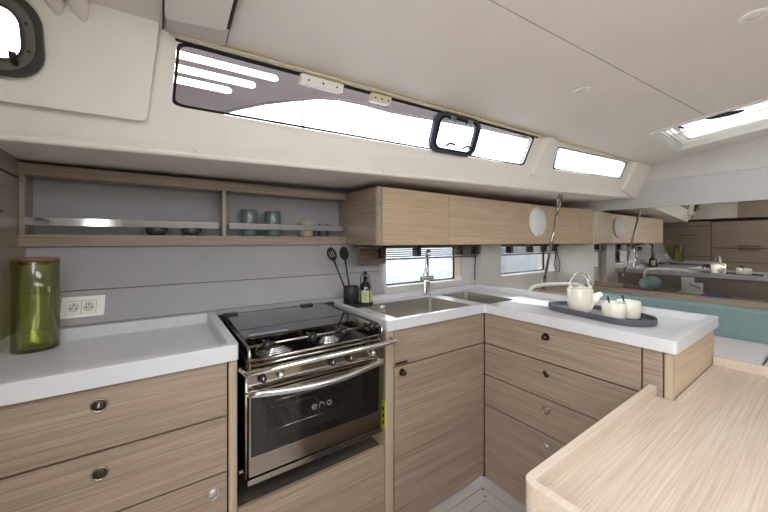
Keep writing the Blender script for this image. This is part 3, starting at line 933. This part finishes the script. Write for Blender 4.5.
# eno lettering
lt = MB()
lz, lh, l0 = .697, .0082, .486
def letter(pts): lt.tube([(l0 + x, CY0 + .0002, lz + z) for x, z in pts], .0013, 6)
def arc(cx, cz, r, a0, a1, n=16, sx=1.15): return [(cx + r * sx * math.cos(math.radians(a0 + (a1 - a0) * i / n)), cz + r * math.sin(math.radians(a0 + (a1 - a0) * i / n))) for i in range(n + 1)]
letter([(-.0385, 0), (-.0200, 0)] + arc(-.0294, 0, lh, 0, 320))
letter([(-.0095, -lh), (-.0095, .0016)] + arc(0, 0, lh, 170, 10, 10) + [(.0095, .0016), (.0095, -lh)])
letter(arc(.0294, 0, lh, 0, 360))
lt.build('lettering', plain('grey_print', srgb(150, 150, 150), .5), dr)
# handle
hp = []
for i in range(17):
    t = i / 16
    hp.append((CX0 + .006 + (CX1 - CX0 - .022) * t, CY0 - .022 - .034 * math.sin(PI * t), .810 - .010 * math.sin(PI * t)))
MB().tube([(hp[0][0], CY0 + .002, .806)] + hp + [(hp[-1][0], CY0 + .002, .806)], .0115, 14).build('door_handle', chrome, dr)
# lower trim and bottom rail
boxo('bottom_rail', steel, ck, CX0, CX1, CY0 - .004, CY0 + .025, .507, .526, .002)
MB().box(.45, .545, CY0 - .005, CY0 - .0038, .511, .521, 0).build('vent_slots', black_mt, ck)
# control fascia
boxo('control_panel', steel, ck, CX0, CX1, CY0, CY0 + .03, .806, .880, .002)
for xk, sty in ((.272, 0), (.332, 1), (.520, 0), (.595, 0), (.70, 1)):
    kb = MB().lathe([(0, 0), (.014, 0), (.014, .004), (.011, .006), (.0105, .02), (.009, .024), (0, .0245)], (xk, CY0, .848), 20, axis=(0, -1, 0)).build('control_knob', black_pl if sty == 0 else chrome, ck)
    MB().box(xk - .0015, xk + .0015, CY0 - .0255, CY0 - .02, .848, .857, 0).build('pointer', white_pl, kb)
# hob deck
boxo('hob_deck', dark_steel, ck, CX0, CX1, CY0 + .012, 1.60, .880, .892, .003)
for (bx_, by_, br) in ((.345, 1.215, .052), (.565, 1.225, .040), (.43, 1.46, .040)):
    bm_ = MB()
    bm_.lathe([(br * 1.3, 0), (br * 1.28, .004), (br * .9, .006), (br * .9, .010), (0, .011)], (bx_, by_, .892), 32)
    for q_, (rr_, hh_) in enumerate(((1.22, .007), (1.05, .011), (.88, .014), (.70, .017))):
        bm_.tube([(bx_ + br * rr_ * math.cos(2 * PI * i / 28), by_ + br * rr_ * math.sin(2 * PI * i / 28), .892 + hh_) for i in range(28)], .0038, 6, closed=True)
    bn = bm_.build('burner', chrome, ck)
    MB().lathe([(br * .60, .011), (br * .58, .020), (0, .022)], (bx_, by_, .892), 28).build('burner_cap', dark_steel, bn)
# pan supports (wire)
for (px0, px1) in ((.262, .46), (.475, .715)):
    mb = MB()
    cxm = (px0 + px1) / 2
    for yq in (1.16, 1.30, 1.42, 1.55):
        mb.tube([(px0, yq, .893), (px0 + .01, yq, .932), (cxm - .035, yq, .935)], .003, 6)
        mb.tube([(px1, yq, .893), (px1 - .01, yq, .932), (cxm + .035, yq, .935)], .003, 6)
    mb.tube([(px0 + .01, 1.16, .932), (px0 + .01, 1.55, .932)], .003, 6)
    mb.tube([(px1 - .01, 1.16, .932), (px1 - .01, 1.55, .932)], .003, 6)
    mb.build('pan_support', dark_steel, ck)
# smoked glass lid halves resting over the rear of the hob
ld = MB().plate(rr(CX0 + .012, .722, 1.225, 1.61, .012), [], lambda u, v, d: Vector((u, v, .946 + d + (v - 1.225) * .03)), 0, .006).build('glass_lid', hob_glass, ck)
MB().box(.262, .405, 1.232, 1.252, .9535, .955, 0).build('lid_label', plain('lid_label_print', srgb(150, 152, 172), .3), ld)
boxo('lid_hinge', black_pl, ck, CX0 + .0, CX0 + .06, 1.585, 1.615, .935, .972, .003)
boxo('lid_hinge', black_pl, ck, CX1 - .16, CX1 - .10, 1.585, 1.615, .935, .972, .003)
boxo('rear_upstand', black_mt, ck, CX0 - .018, CX1 + .038, 1.622, 1.642, .90, .960, .002)
# rails
rl = MB()
rl.tube([(CX0, CY0 - .010, .913), (CX1, CY0 - .010, .913)], .0052, 8)
rl.tube([(CX0, CY0 - .010, .897), (CX1, CY0 - .010, .897)], .0052, 8)
rl.build('front_rail', steel, ck)
for xq in (CX0 + .004, CX1 - .004):
    MB().tube([(xq, CY0 - .010, .885), (xq, CY0 - .008, .945), (xq, 1.12, .952), (xq, 1.60, .952), (xq, 1.60, .89)], .0052, 8).build('side_rail', steel, ck)
MB().tube([(CX0 + .004, 1.118, .951), (CX1 - .004, 1.118, .951)], .0045, 8).build('pot_rail', steel, ck)
for xq in (.292, .452, .576, .708):
    kb = MB().ball((xq, 1.103, .951), .0165, 16).build('pot_clamp_knob', black_pl, ck)
    MB().cyl((xq, 1.108, .951), (xq, 1.16, .949), .006, 10).build('clamp_stem', steel, kb)
MB().tube([(CX0 - .016, 1.112, .884), (CX0 - .014, 1.062, .884), (.788, 1.062, .884), (.806, 1.066, .884)], .0095, 12).build('crash_bar', chrome, ck)
MB().cyl((.806, 1.066, .884), (.808, 1.116, .884), .008, 10).build('crash_bar_mount', chrome, ck)
# gimbal brackets
boxo('gimbal_bracket', steel, ck, .2095, CX0 - .001, CY0 + .05, CY0 + .062, .522, .534, .002)
MB().cyl((CX0 - .003, CY0 + .005, .53), (CX0 - .003, CY0 + .005, .88), .004, 8).build('gimbal_stay', steel, ck)
boxo('gimbal_bracket', steel, ck, CX1 + .001, .7935, 1.16, 1.20, .86, .93, .003)
boxo('gimbal_bracket', black_pl, ck, CX1 + .006, CX1 + .030, 1.13, 1.158, .895, .925, .003)

# ================================================================== SHELF + LOCKERS
sf = thing('wall_shelf', 'oak open wall shelf with steel fiddle rails above the counter', 'shelf', (.25, 1.9, 1.275))
boxo('bottom_board', oak_x, sf, XA + .003, .980, 1.842, 1.948, 1.277, 1.327, .002)
boxo('top_board', oak_x, sf, XA + .003, .980, 1.842, 1.948, 1.562, 1.609, .002)
boxo('end_board', aft_y, sf, XA + .005, -.444, 1.846, 1.948, 1.3275, 1.5615, .001)
boxo('divider', oak_z, sf, .260, .277, 1.846, 1.948, 1.3275, 1.5615, .0015)
for xa, xb in ((-.447, .243), (.292, .962)):
    rl_ = MB().box(xa, xb, 1.8445, 1.8485, 1.363, 1.396, .0008, 1).build('fiddle_rail', plain('polished_rail', srgb(212, 212, 212), .10, metal=1.0, var=0), sf)
    for xq in (xa + .004, xb - .004):
        MB().cyl((xq, 1.8485, 1.38), (xq, 1.947, 1.38), .003, 8).build('rail_pin', steel, rl_)

def cup(name, label, c, r, h, mat, cat='cup', handle=None, group=None, taper=.94):
    o = thing(name, label, cat, c, group)
    t = .004
    MB().lathe([(0, 0), (r * taper * .9, 0), (r * taper, .006), (r, h * .5), (r, h * .97), (r - t * .5, h), (r - t, h * .97), (r - t, h * .4), (r * taper - t, .01), (0, .008)], c, 28).build('body', mat, o)
    if handle is not None:
        a = Vector((math.cos(handle), math.sin(handle), 0))
        b = Vector(c)
        MB().tube([b + a * (r - .003) + Vector((0, 0, h * .25)), b + a * (r + .022) + Vector((0, 0, h * .32)), b + a * (r + .028) + Vector((0, 0, h * .55)), b + a * (r + .02) + Vector((0, 0, h * .78)), b + a * (r - .003) + Vector((0, 0, h * .84))], .004, 8).build('handle', mat, o)
    return o
SZ = 1.3275
cup('mug', 'green glazed mug nearest the shelf divider', (.402, 1.898, SZ), .044, .146, green_cer, 'mug')
cup('mug', 'green glazed mug right of the other green mug', (.530, 1.898, SZ), .044, .142, green_cer, 'mug')
cup('bowl', 'dark green bowl behind the left rail, further from the divider', (-.018, 1.898, SZ), .046, .040, dgreen_cer, 'bowl', taper=.75)
cup('bowl', 'dark green bowl behind the left rail, nearer the divider', (.125, 1.898, SZ), .046, .040, dgreen_cer, 'bowl', taper=.75)
cup('cup', 'beige cup behind the right steel rail', (.735, 1.898, SZ), .046, .092, beige_cer, 'cup')
gl = thing('drinking_glass', 'small ridged clear glass at the right end of the shelf', 'glass', (.845, 1.893, SZ))
MB().lathe([(0, 0), (.028, 0), (.033, .01), (.034, .078), (.032, .080), (.031, .078), (.030, .012), (0, .008)], (.845, 1.893, SZ), 12).build('body', clear_glass, gl)
for q in range(3):
    MB().lathe([(.0342, .018 + q * .02), (.036, .022 + q * .02), (.0342, .026 + q * .02)], (.845, 1.893, SZ), 24).build('ridge', dgreen_cer if q == 1 else clear_glass, gl)

LZ0, LZ1 = 1.276, 1.605
CYF = 1.48
def locker(name, label, x0, x1, knob=None, door=True):
    o = thing(name, label, 'locker', ((x0 + x1) / 2, 1.7, LZ0))
    return o
lk = thing('wall_locker', 'oak wall locker with rounded end, next to the shelf', 'locker', (1.26, 1.7, LZ0))
MB().plate(rpoly([(.982, CYF + .001), (1.546, CYF + .021), (1.546, 1.945), (.982, 1.945)], .001), [], xyz, LZ0 + .002, LZ1 - .002)
boxo('body', oakw_y, lk, .984, 1.546, CYF + .021, 1.945, LZ0, LZ1, .001)
mb = MB().plate([(.982, 1.945), (.982, CYF + .025)] + [(.982 + .022 * (1 - math.cos(t)), CYF + .025 - .025 * math.sin(t)) for t in [PI / 2 * i / 6 for i in range(1, 7)]] + [(1.018, CYF), (1.018, CYF + .020), (1.0, CYF + .024), (.9838, CYF + .03), (.9838, 1.945)], [], xyz, LZ0, LZ1)
mb.build('end_panel', oak_y, lk)
MB().box(1.020, 1.5465, CYF, CYF + .019, LZ0, LZ1, .0015).build('door', oakw_x, lk)
lk = thing('wall_locker', 'wide oak wall locker above the double sink window', 'locker', (2.0, 1.7, LZ0))
boxo('body', oakw_y, lk, 1.5475, 2.4425, CYF + .021, 1.945, LZ0, LZ1, .001)
MB().box(1.5495, 2.4415, CYF, CYF + .019, LZ0, LZ1, .0015).build('door', oakw_x, lk)
lk = thing('wall_locker', 'narrow oak wall locker panel carrying the round speaker', 'locker', (2.6, 1.7, LZ0))
boxo('body', oakw_y, lk, 2.4435, 2.743, CYF + .021, 1.945, LZ0, LZ1, .001)
MB().box(2.4445, 2.742, CYF, CYF + .019, LZ0, LZ1, .0015).build('door', oakw_x, lk)
lk = thing('wall_locker', 'oak wall locker at the forward end touching the bulkhead', 'locker', (3.1, 1.7, LZ0))
def ly(x): return CYF - (x - 2.745) / (3.444 - 2.745) * .085
MB().plate([(2.746, CYF + .021), (3.444, ly(3.444) + .021), (3.444, 1.945), (2.746, 1.945)], [], xyz, LZ0, LZ1).build('body', oakw_y, lk, .001)
MB().plate([(2.7455, CYF), (3.25, ly(3.25)), (3.25, ly(3.25) + .019), (2.7455, CYF + .019)], [], xyz, LZ0, LZ1).build('door', oakw_x, lk, .0015)
MB().plate([(3.254, ly(3.254)), (3.444, ly(3.444)), (3.444, ly(3.444) + .019), (3.254, ly(3.254) + .019)], [], xyz, LZ0, LZ1).build('end_filler', oakw_x, lk, .0015)
sp = thing('round_speaker', 'round white speaker mounted on the oak locker', 'speaker', (2.60, CYF, 1.462))
MB().lathe([(0, .0), (.123, .0), (.125, .006), (.118, .014), (.110, .016), (.108, .012), (0, .012)], (2.60, CYF - .0005, 1.460), 40, axis=(0, -1, 0)).build('rim', white_pl, sp)
MB().lathe([(.108, .010), (.10, .017), (.05, .020), (0, .021)], (2.60, CYF, 1.460), 40, axis=(0, -1, 0)).build('grille', plain('speaker_grille', srgb(244, 244, 245), .7, bump=.5, bscale=700), sp)
MB().box(2.592, 2.618, CYF - .018, CYF - .014, 1.345, 1.352, 0).build('badge', ring_k, sp)

# ================================================================== BLINDS
def blind(label, x0, x1, zt, brks, x_open0, x_open1):
    bl = thing('window_blind', label, 'blind', ((x0 + x1) / 2, 1.76, 1.17))
    boxo('headrail', plain('bronze_rail', srgb(112, 94, 80), .4, metal=.3), bl, x0, x1, 1.690, 1.738, zt - .018, zt, .003)
    for q in range(5):
        zz = zt - .032 - q * .0145
        th = .004
        MB().plate([(x0 + .01, 1.715), (x1 - .01, 1.715), (x1 - .01, 1.732), (x0 + .01, 1.732)], [], lambda u, v, d, zz=zz: Vector((u, v, zz + d + (v - 1.715) * .12)), 0, th).build('pleat', blind_m, bl)
    if x_open0 - x0 > .05:
        MB().box(x0, x_open0, 1.728, 1.738, zt - .115, zt - .02, .002).build('stacked_fabric', blind_m, bl)
    boxo('bottom_bar', plain('bronze_bar', srgb(110, 92, 78), .4), bl, x0 + .005, x1 - .005, 1.704, 1.730, zt - .094, zt - .084, .002)
    for xb in brks:
        MB().box(xb - .018, xb + .018, 1.684, 1.7405, zt - .075, zt - .002, .004).build('bracket', plain('bronze_bracket', srgb(58, 46, 40), .35), bl)
    return bl
BL1 = blind('brown pleated blind drawn up over the sink window', 1.0, 2.115, 1.268, (1.17, 1.47, 1.90, 2.09), 1.215, 1.9)
BL2 = blind('brown pleated blind drawn up over the forward hull window', 2.40, 3.40, 1.266, (2.56, 2.88, 3.13, 3.32), 2.42, 3.2)
# hanging cords
MB().tube([(2.10, 1.715, 1.19), (2.103, 1.725, 1.06), (2.098, 1.722, .985)], .004, 6).build('cord', black_mt, BL1)
MB().tube([(3.375, 1.715, 1.19), (3.36, 1.725, 1.06), (3.375, 1.72, .99), (3.41, 1.70, .975), (3.425, 1.70, 1.06), (3.39, 1.715, 1.19)], .004, 6).build('cord', black_mt, BL2)

# ================================================================== TIE ROD
tr = thing('tie_rod', 'steel rigging tie rod from the deck to the hull', 'tie rod', (2.6, 1.44, .88))
A_, B_ = Vector((2.575, 1.275, 1.668)), Vector((2.60, 1.43, .90))
ax = (B_ - A_).normalized()
MB().cyl(A_ + ax * .10, B_ - ax * .05, .0105, 12).build('rod', steel, tr)
MB().cyl(A_ + ax * .085, A_ + ax * .17, .015, 14, r1=.010).build('turnbuckle', steel, tr)
for s_ in (-1, 1):
    MB().tube([A_ + Vector((s_ * .02, 0, .0)), A_ + Vector((s_ * .02, 0, 0)) + ax * .08, A_ + ax * .11], .008, 10).build('fork_arm', steel, tr)
MB().cyl(A_ + ax * .03 + Vector((-.03, 0, 0)), A_ + ax * .03 + Vector((.03, 0, 0)), .008, 12).build('clevis_pin', steel, tr)
MB().cyl(B_ - ax * .10, B_, .014, 12).build('lower_terminal', frame_mid, tr)

# ================================================================== TAP
tp = thing('kitchen_tap', 'chrome kitchen tap between the two sink basins', 'tap', (1.512, 1.652, CTS))
tx, ty = 1.512, 1.652
MB().lathe([(0, 0), (.027, 0), (.027, .006), (.0185, .012), (.018, .10), (0, .10)], (tx, ty, CTS), 24).build('base', chrome, tp)
dv = Vector((-.63, -.78, 0))
col = [Vector((tx, ty, CTS + .09)), Vector((tx, ty, 1.20))]
for i in range(1, 9):
    t = PI / 2 * i / 8
    col.append(Vector((tx, ty, 1.19)) + dv * .045 * (1 - math.cos(t)) + Vector((0, 0, .045 * math.sin(t))))
col.append(col[-1] + dv * .12)
col.append(col[-1] + dv * .012 + Vector((0, 0, -.012)))
col.append(col[-1] + Vector((0, 0, -.018)))
MB().tube(col, .0120, 14).build('spout', chrome, tp)
MB().cyl((tx - .058, ty - .004, CTS + .122), (tx + .058, ty + .004, CTS + .122), .0165, 18, bev=.003).build('mixer_body', chrome, tp)
MB().tube([(tx - .045, ty - .006, CTS + .13), (tx - .040, ty - .01, CTS + .165), (tx - .022, ty - .014, CTS + .200)], [.007, .005, .0045], 10).build('lever', chrome, tp)

# ================================================================== CADDY + SOAP + UTENSILS
cd = thing('utensil_caddy', 'matt black utensil caddy with wire handle beside the sink', 'caddy', (.93, 1.625, CTS))
def stadium(x0, y0, x1, y1, r, n=12):
    a = math.atan2(y1 - y0, x1 - x0)
    p = []
    for i in range(n + 1): p.append((x1 + r * math.cos(a - PI / 2 + PI * i / n), y1 + r * math.sin(a - PI / 2 + PI * i / n)))
    for i in range(n + 1): p.append((x0 + r * math.cos(a + PI / 2 + PI * i / n), y0 + r * math.sin(a + PI / 2 + PI * i / n)))
    return p
MB().plate(stadium(.893, 1.617, .978, 1.605, .049), [], xyz, CTS + .001, CTS + .012).build('base_tray', black_mt, cd, .002)
MB().plate(stadium(.893, 1.617, .978, 1.605, .049), [stadium(.893, 1.617, .978, 1.605, .045)], xyz, CTS + .012, CTS + .022).build('tray_rim', black_mt, cd, .001)
MB().lathe([(0, 0), (.0425, 0), (.0425, .105), (.0405, .107), (.0395, .105), (.0395, .004), (0, .004)], (.893, 1.617, CTS + .0125), 32).build('cup', black_mt, cd)
MB().tube([(.940, 1.587, CTS + .012), (.940, 1.587, CTS + .175), (.945, 1.585, CTS + .185), (.985, 1.577, CTS + .185), (.990, 1.577, CTS + .175), (.990, 1.567, CTS + .022)], .0028, 8).build('wire_handle', black_mt, cd)
so_ = thing('soap_bottle', 'dark soap bottle with pale green label in the caddy', 'bottle', (.984, 1.608, CTS + .0125))
MB().lathe([(0, 0), (.037, 0), (.038, .004), (.038, .085), (.033, .105), (.018, .122), (.0125, .130), (.0125, .145), (0, .145)], (.984, 1.608, CTS + .0125), 28).build('bottle_body', bottle_m, so_)
MB().lathe([(0, .002), (.036, .002), (.036, .08), (.031, .10), (0, .11)], (.984, 1.608, CTS + .0125), 24).build('liquid', plain('dark_liquid', srgb(30, 26, 20), .3), so_)
lb = MB()
vv = []
for i in range(15):
    t = math.radians(170 + 200 * i / 14)
    vv.append((lb.bm.verts.new((.984 + .0387 * math.cos(t), 1.608 + .0387 * math.sin(t), CTS + .022)), lb.bm.verts.new((.984 + .0387 * math.cos(t), 1.608 + .0387 * math.sin(t), CTS + .092))))
for a, b in zip(vv, vv[1:]): lb.face([a[0], b[0], b[1], a[1]])
lbo = lb.build('label', label_m, so_, smooth=True)
for q in range(4):
    w_ = (.012, .009, .011, .006)[q]
    MB().box(.966 - w_ / 1, .966 + w_, 1.5705, 1.573, CTS + .075 - q * .012, CTS + .0775 - q * .012, 0).build('print_line', tray_m, lbo)
MB().lathe([(0, .145), (.014, .145), (.014, .158), (.006, .160), (.006, .172), (.011, .174), (.012, .184), (.006, .188), (0, .188)], (.984, 1.608, CTS + .0125), 20).build('pump', black_pl, so_)
for nm, lab, top, bot, rot, slots in (('slotted_spoon', 'black slotted spoon leaning left in the caddy', (.790, 1.655, 1.225), (.884, 1.613, CTS + .03), .5, True),
                                 ('serving_spoon', 'black solid serving spoon upright in the caddy', (.868, 1.655, 1.228), (.900, 1.620, CTS + .03), .35, False)):
    o = thing(nm, lab, 'utensil', bot)
    T, Bo = Vector(top), Vector(bot)
    a = (T - Bo).normalized()
    MB().tube([Bo, Bo + (T - Bo) * .5, T - a * .03], [.005, .0045, .005], 10).build('handle', black_pl, o)
    rt = Vector((.82, -.57, 0)); rt = (rt - a * rt.dot(a)).normalized()
    nn = a.cross(rt)
    mb = MB()
    mf = lambda u, v, d, T=T, a=a, rt=rt, nn=nn: T + rt * u + a * v + nn * (d + (u * u + v * v) * 4.0)
    ell = [(.027 * math.cos(2 * PI * i / 24), .040 * math.sin(2 * PI * i / 24)) for i in range(24)]
    hs = [[(cx - .0022, -.018), (cx + .0022, -.018), (cx + .0022, .018), (cx - .0022, .018)] for cx in (-.011, 0, .011)] if slots else []
    mb.plate(ell, hs, mf, 0, .003)
    mb.build('spoon_head', rubber, o)

# ================================================================== JAR + SOCKET
jr = thing('glass_jar', 'tall green glass jar with wooden lid on the left worktop', 'jar', (-.362, 1.617, CTS))
jc = (-.362, 1.617, CTS)
JR = .060
JH = .318
MB().lathe([(0, .0), (JR - .004, .0), (JR, .004), (JR, JH - .012), (JR - .0015, JH - .010), (JR - .003, JH - .012), (JR - .003, .014), (JR - .006, .010), (0, .009)], jc, 48).build('jar_body', green_glass, jr)
MB().lathe([(0, JH - .022), (JR - .004, JH - .022), (JR - .004, JH - .0095), (JR + .001, JH - .009), (JR + .001, JH - .001), (JR - .001, JH + .001), (0, JH + .001)], jc, 48).build('lid', lid_wood, jr)
so2 = thing('power_socket', 'white double power socket on the wall behind the jar', 'socket', (-.26, 1.74, 1.0))
def lsock(u, v, d): return Vector((u, leany(v) + d, v))
MB().plate(rr(-.322, -.192, .999, 1.076, .004), [], lsock, -.009, -.0005).build('plate', white_pl, so2, .002)
for cxs in (-.285, -.240):
    fr = MB().plate(rr(cxs - .0215, cxs + .0215, 1.014, 1.060, .003), [[(cxs + .018 * math.cos(2 * PI * i / 24), 1.037 + .018 * math.sin(2 * PI * i / 24)) for i in range(24)]], lsock, -.0125, -.0092).build('socket', white_pl, so2, .001)
    MB().plate([(cxs + .018 * math.cos(2 * PI * i / 24), 1.037 + .018 * math.sin(2 * PI * i / 24)) for i in range(24)], [], lsock, -.0104, -.0095).build('socket_face', plain('socket_recess_shade', srgb(206, 203, 198), .4), fr)  # grey face carries the shade of its recess
    MB().plate(rr(cxs - .0225, cxs + .0225, 1.0128, 1.0612, .003), [], lsock, -.0094, -.0091).build('socket_shade_plate', frame_mid, fr)  # tinted plate stands for the shade in the gap round the socket
    for dx, dz in ((-.008, -.003), (.008, -.003), (0, .009)):
        MB().plate([(cxs + dx + .0027 * math.cos(2 * PI * i / 10), 1.037 + dz + .0027 * math.sin(2 * PI * i / 10)) for i in range(10)], [], lsock, -.0112, -.0105).build('pin_hole', black_pl, fr)

# ================================================================== TEA SET
trc = Vector((1.822, .720))
ta = math.atan2(.51, .08)
def tmap(u, v, d):
    return Vector((trc.x + u * math.cos(ta) - v * math.sin(ta), trc.y + u * math.sin(ta) + v * math.cos(ta), CTS + d))
ty_ = thing('serving_tray', 'long oval slate grey tray on the peninsula worktop', 'tray', (trc.x, trc.y, CTS))
MB().plate(stadium(-.13, 0, .13, 0, .113, 16), [], tmap, .001, .008).build('tray_base', tray_m, ty_, .001)
MB().plate(stadium(-.13, 0, .13, 0, .117, 16), [stadium(-.13, 0, .13, 0, .110, 16)], tmap, .002, .029).build('tray_rim', tray_m, ty_, .002)
TZ = CTS + .0085
kt = thing('teapot', 'cream ceramic teapot with steel hoop handle on the tray', 'teapot', (1.822, .800, TZ))
kc = Vector((1.822, .800, TZ))
R_ = Vector((.821, -.571, 0)); Fw = Vector((.571, .821, 0)); Zv = Vector((0, 0, 1))
MB().lathe([(0, 0), (.046, 0), (.053, .004), (.0595, .03), (.061, .06), (.060, .112), (.057, .119), (.048, .122), (0, .123)], kc, 40).build('body', ceramic, kt)
MB().lathe([(0, .1235), (.042, .1235), (.042, .126), (.020, .128), (.008, .130), (.009, .135), (0, .137)], kc, 28).build('lid', ceramic, kt)
MB().tube([kc + R_ * .045 + Zv * .048, kc + R_ * .072 + Zv * .062, kc + R_ * .092 + Zv * .080, kc + R_ * .112 + Zv * .088], [.034, .026, .016, .012], 16).build('spout', ceramic, kt)
for s_ in (-1, 1):
    MB().box(-.009, .009, -.007, .007, 0, .020, .003, 2, mapf=lambda c_, s_=s_: kc + R_ * (s_ * .052) + R_ * c_.x + Fw * c_.y + Zv * (.114 + c_.z)).build('lug', ceramic, kt)
hpts = [kc + R_ * (.052 * math.cos(PI - PI * i / 18)) + Zv * (.126 + .074 * math.sin(PI * i / 18)) for i in range(19)]
MB().tube(hpts, .0095, 12, flat=(1.0, .45)).build('handle', chrome, kt)
for k, (cx, cy, lab) in enumerate(((1.762, .624, 'cream ceramic cup with dark spoon, nearer the teapot'), (1.8575, .597, 'cream ceramic cup with dark spoon, behind the other cup'))):
    o = cup('teacup', lab, (cx, cy, TZ), .049, .080, ceramic, 'cup')
    s2 = thing('teaspoon', ['dark teaspoon standing in the front cup', 'dark teaspoon standing in the rear cup'][k], 'spoon', (cx, cy, TZ + .01))
    c0 = Vector((cx, cy, TZ))
    MB().tube([c0 + Vector((.012, -.008, .012)), c0 - R_ * .020 + Zv * .07, c0 - R_ * .030 + Zv * .106], [.003, .003, .005], 8).build('handle', black_mt, s2)
    MB().ball(c0 + Vector((.012, -.008, .012)), .009, 10, sz=.35).build('bowl', black_mt, s2)

# ================================================================== DESK (foreground)
dk = thing('galley_desk', 'pale oak desk top with raised solid edges in the foreground', 'desk', (1.3, 0, 0))
DZ = .744
top = [(.662, -.60), (2.035, -.60), (2.035, .338), (PX - .004, .338), (PX - .004, .396), (.662, .396)]
MB().plate(top, [], xyz, DZ - .03, DZ).build('desk_top', desk_x, dk)
def rc_(pts, radii):
    out = []
    N = len(pts)
    for i in range(N):
        p0, p, p1 = Vector(pts[i - 1]), Vector(pts[i]), Vector(pts[(i + 1) % N])
        a, b = (p0 - p), (p1 - p)
        r = min(radii[i], a.length * .45, b.length * .45)
        a.normalize(); b.normalize()
        for k in range(7):
            t = k / 6
            q = (p + a * r) * (1 - t) ** 2 + p * 2 * t * (1 - t) + (p + b * r) * t * t
            out.append((q.x, q.y))
    return out
MB().plate(rc_([(.645, .405), (.645, -.62), (.667, -.62), (.667, .384), (PX - .0045, .384), (PX - .0045, .405)], [.034, .002, .002, .006, .001, .001]), [], xyz, DZ - .035, DZ + .036).build('edge_fiddle', desk_s, dk, .005)
boxo('far_fiddle', desk_s, dk, 2.0355, 2.058, -.60, .338, DZ - .035, DZ + .038, .004)
boxo('front_panel', desk_x, dk, .665, .683, -.60, .385, .05, DZ - .0355, .002)
boxo('side_panel', desk_x, dk, .684, PX - .006, .367, .385, .05, DZ - .0355, .002)
boxo('plinth', desk_s, dk, .70, 2.0, -.58, .32, 0, .05, .001)
boxo('back_panel', desk_x, dk, 2.012, 2.03, -.60, .335, .05, DZ - .0355, .002)

# ================================================================== SALOON BEYOND
sa = thing('settee', 'settee with teal backrest and pale seat below the mirror', 'settee', (3.0, .2, 0))
boxo('base', oak_y, sa, 2.35, 3.28, -1.4, 1.35, 0, .50, .003)
MB().box(3.255, 3.36, -1.4, 1.335, .50, .838, .022, 4).build('backrest_cushion', teal, sa)
MB().box(2.32, 3.25, .262, 1.30, .50, .626, .012, 3).build('seat_cushion', seat_m, sa)
MB().box(2.32, 3.25, -1.4, .252, .50, .626, .012, 3).build('seat_cushion', seat_b, sa)
lg = tag(boxo('mirror_ledge', oak_y, None, 3.3645, XF - .0045, -1.6, 1.69, .825, .862, .003), 'narrow oak ledge under the mirror behind the teal backrest', 'ledge')
boxo('mirror_ledge', oak_x, None, 2.86, 3.36, 1.345, 1.68, .80, .85, .003)
bpy.data.objects['mirror_ledge.001'].name = 'side_ledge'
tag(bpy.data.objects['side_ledge'], 'oak side ledge between the settee and the hull lining', 'ledge')
sb = thing('sideboard', 'oak sideboard backing onto the peninsula, seen in the mirror', 'sideboard', (2.3, .9, 0))
boxo('top', aft_y, sb, 2.105, 2.56, .42, 1.66, .715, .737, .002)
boxo('front', aft_y, sb, 2.53, 2.548, .42, 1.66, .628, .7145, .002)
boxo('side', aft_y, sb, 2.105, 2.30, .42, .438, .0, .7145, .002)
bo = thing('booklet', 'blue booklet lying on the sideboard, seen in the mirror', 'booklet', (2.36, .73, .737))
boxo('cover', blue_m, bo, 2.27, 2.45, .64, .84, .7375, .745, .001)
boxo('pages', paper_m, bo, 2.275, 2.445, .645, .835, .7452, .749, .001)
MB().box(2.27, 2.45, .64, .84, .7493, .7515, .0005).build('front_cover', blue_m, bo)
pb = thing('paper_rack', 'white paper rack on the sideboard, seen in the mirror', 'paper rack', (2.22, .93, .737))
boxo('tall_sheet', paper_m, pb, 2.16, 2.175, .925, 1.03, .7375, .905, .002)
boxo('short_sheet', paper_m, pb, 2.20, 2.215, .85, .99, .7375, .855, .002)
boxo('rack_base', white_pl, pb, 2.13, 2.235, .84, 1.04, .7372, .745, .002)
MB().tube([(2.218, .87, .80), (2.225, .90, .815), (2.225, .93, .825), (2.218, .955, .84)], .004, 6).build('clip', black_mt, pb)
cu = MB()
cu.lathe([(0, -.14), (.055, -.135), (.075, -.11), (.08, 0), (.075, .11), (.055, .135), (0, .14)], (2.35, 1.255, .818), 24, axis=(1, 0, 0))
tag(cu.build('bolster_cushion', teal), 'rounded teal bolster cushion on the sideboard', 'cushion')
gr = thing('grab_rail', 'white curved grab rail behind the peninsula worktop', 'grab rail', (2.3, 1.2, .737))
pts = [Vector(p) for p in ((2.235, 1.345, .738), (2.237, 1.34, .90), (2.25, 1.315, .955), (2.28, 1.27, .978), (2.34, 1.18, .992), (2.385, 1.10, .998), (2.37, 1.03, .995), (2.30, .99, .985), (2.20, .975, .968), (2.115, .97, .95))]
sm = []
for i in range(len(pts) - 1):
    p0, p1, p2, p3 = pts[max(i - 1, 0)], pts[i], pts[i + 1], pts[min(i + 2, len(pts) - 1)]
    for k in range(5):
        t = k / 5
        sm.append(.5 * ((2 * p1) + (-p0 + p2) * t + (2 * p0 - 5 * p1 + 4 * p2 - p3) * t * t + (-p0 + 3 * p1 - 3 * p2 + p3) * t ** 3))
sm.append(pts[-1])
MB().tube(sm, .013, 12).build('rail', white_pl, gr)

GROUPS = {'mug': 'green mugs on the shelf', 'bowl': 'dark bowls on the shelf', 'teacup': 'cream cups on the tray', 'teaspoon': 'spoons in the cream cups',
          'wall_locker': 'oak wall lockers', 'aft_locker': 'aft lockers', 'sink_basin': 'sink basins', 'window_blind': 'hull window blinds',
          'worktop': 'galley worktops', 'blind_bracket': 'blind brackets on the long window'}
for o in bpy.data.objects:
    k_ = o.name.split('.')[0]
    if o.parent is None and k_ in GROUPS and 'category' in o.keys(): o['group'] = GROUPS[k_]
for o in bpy.data.objects:
    if 'wl' in o.keys(): del o['wl']
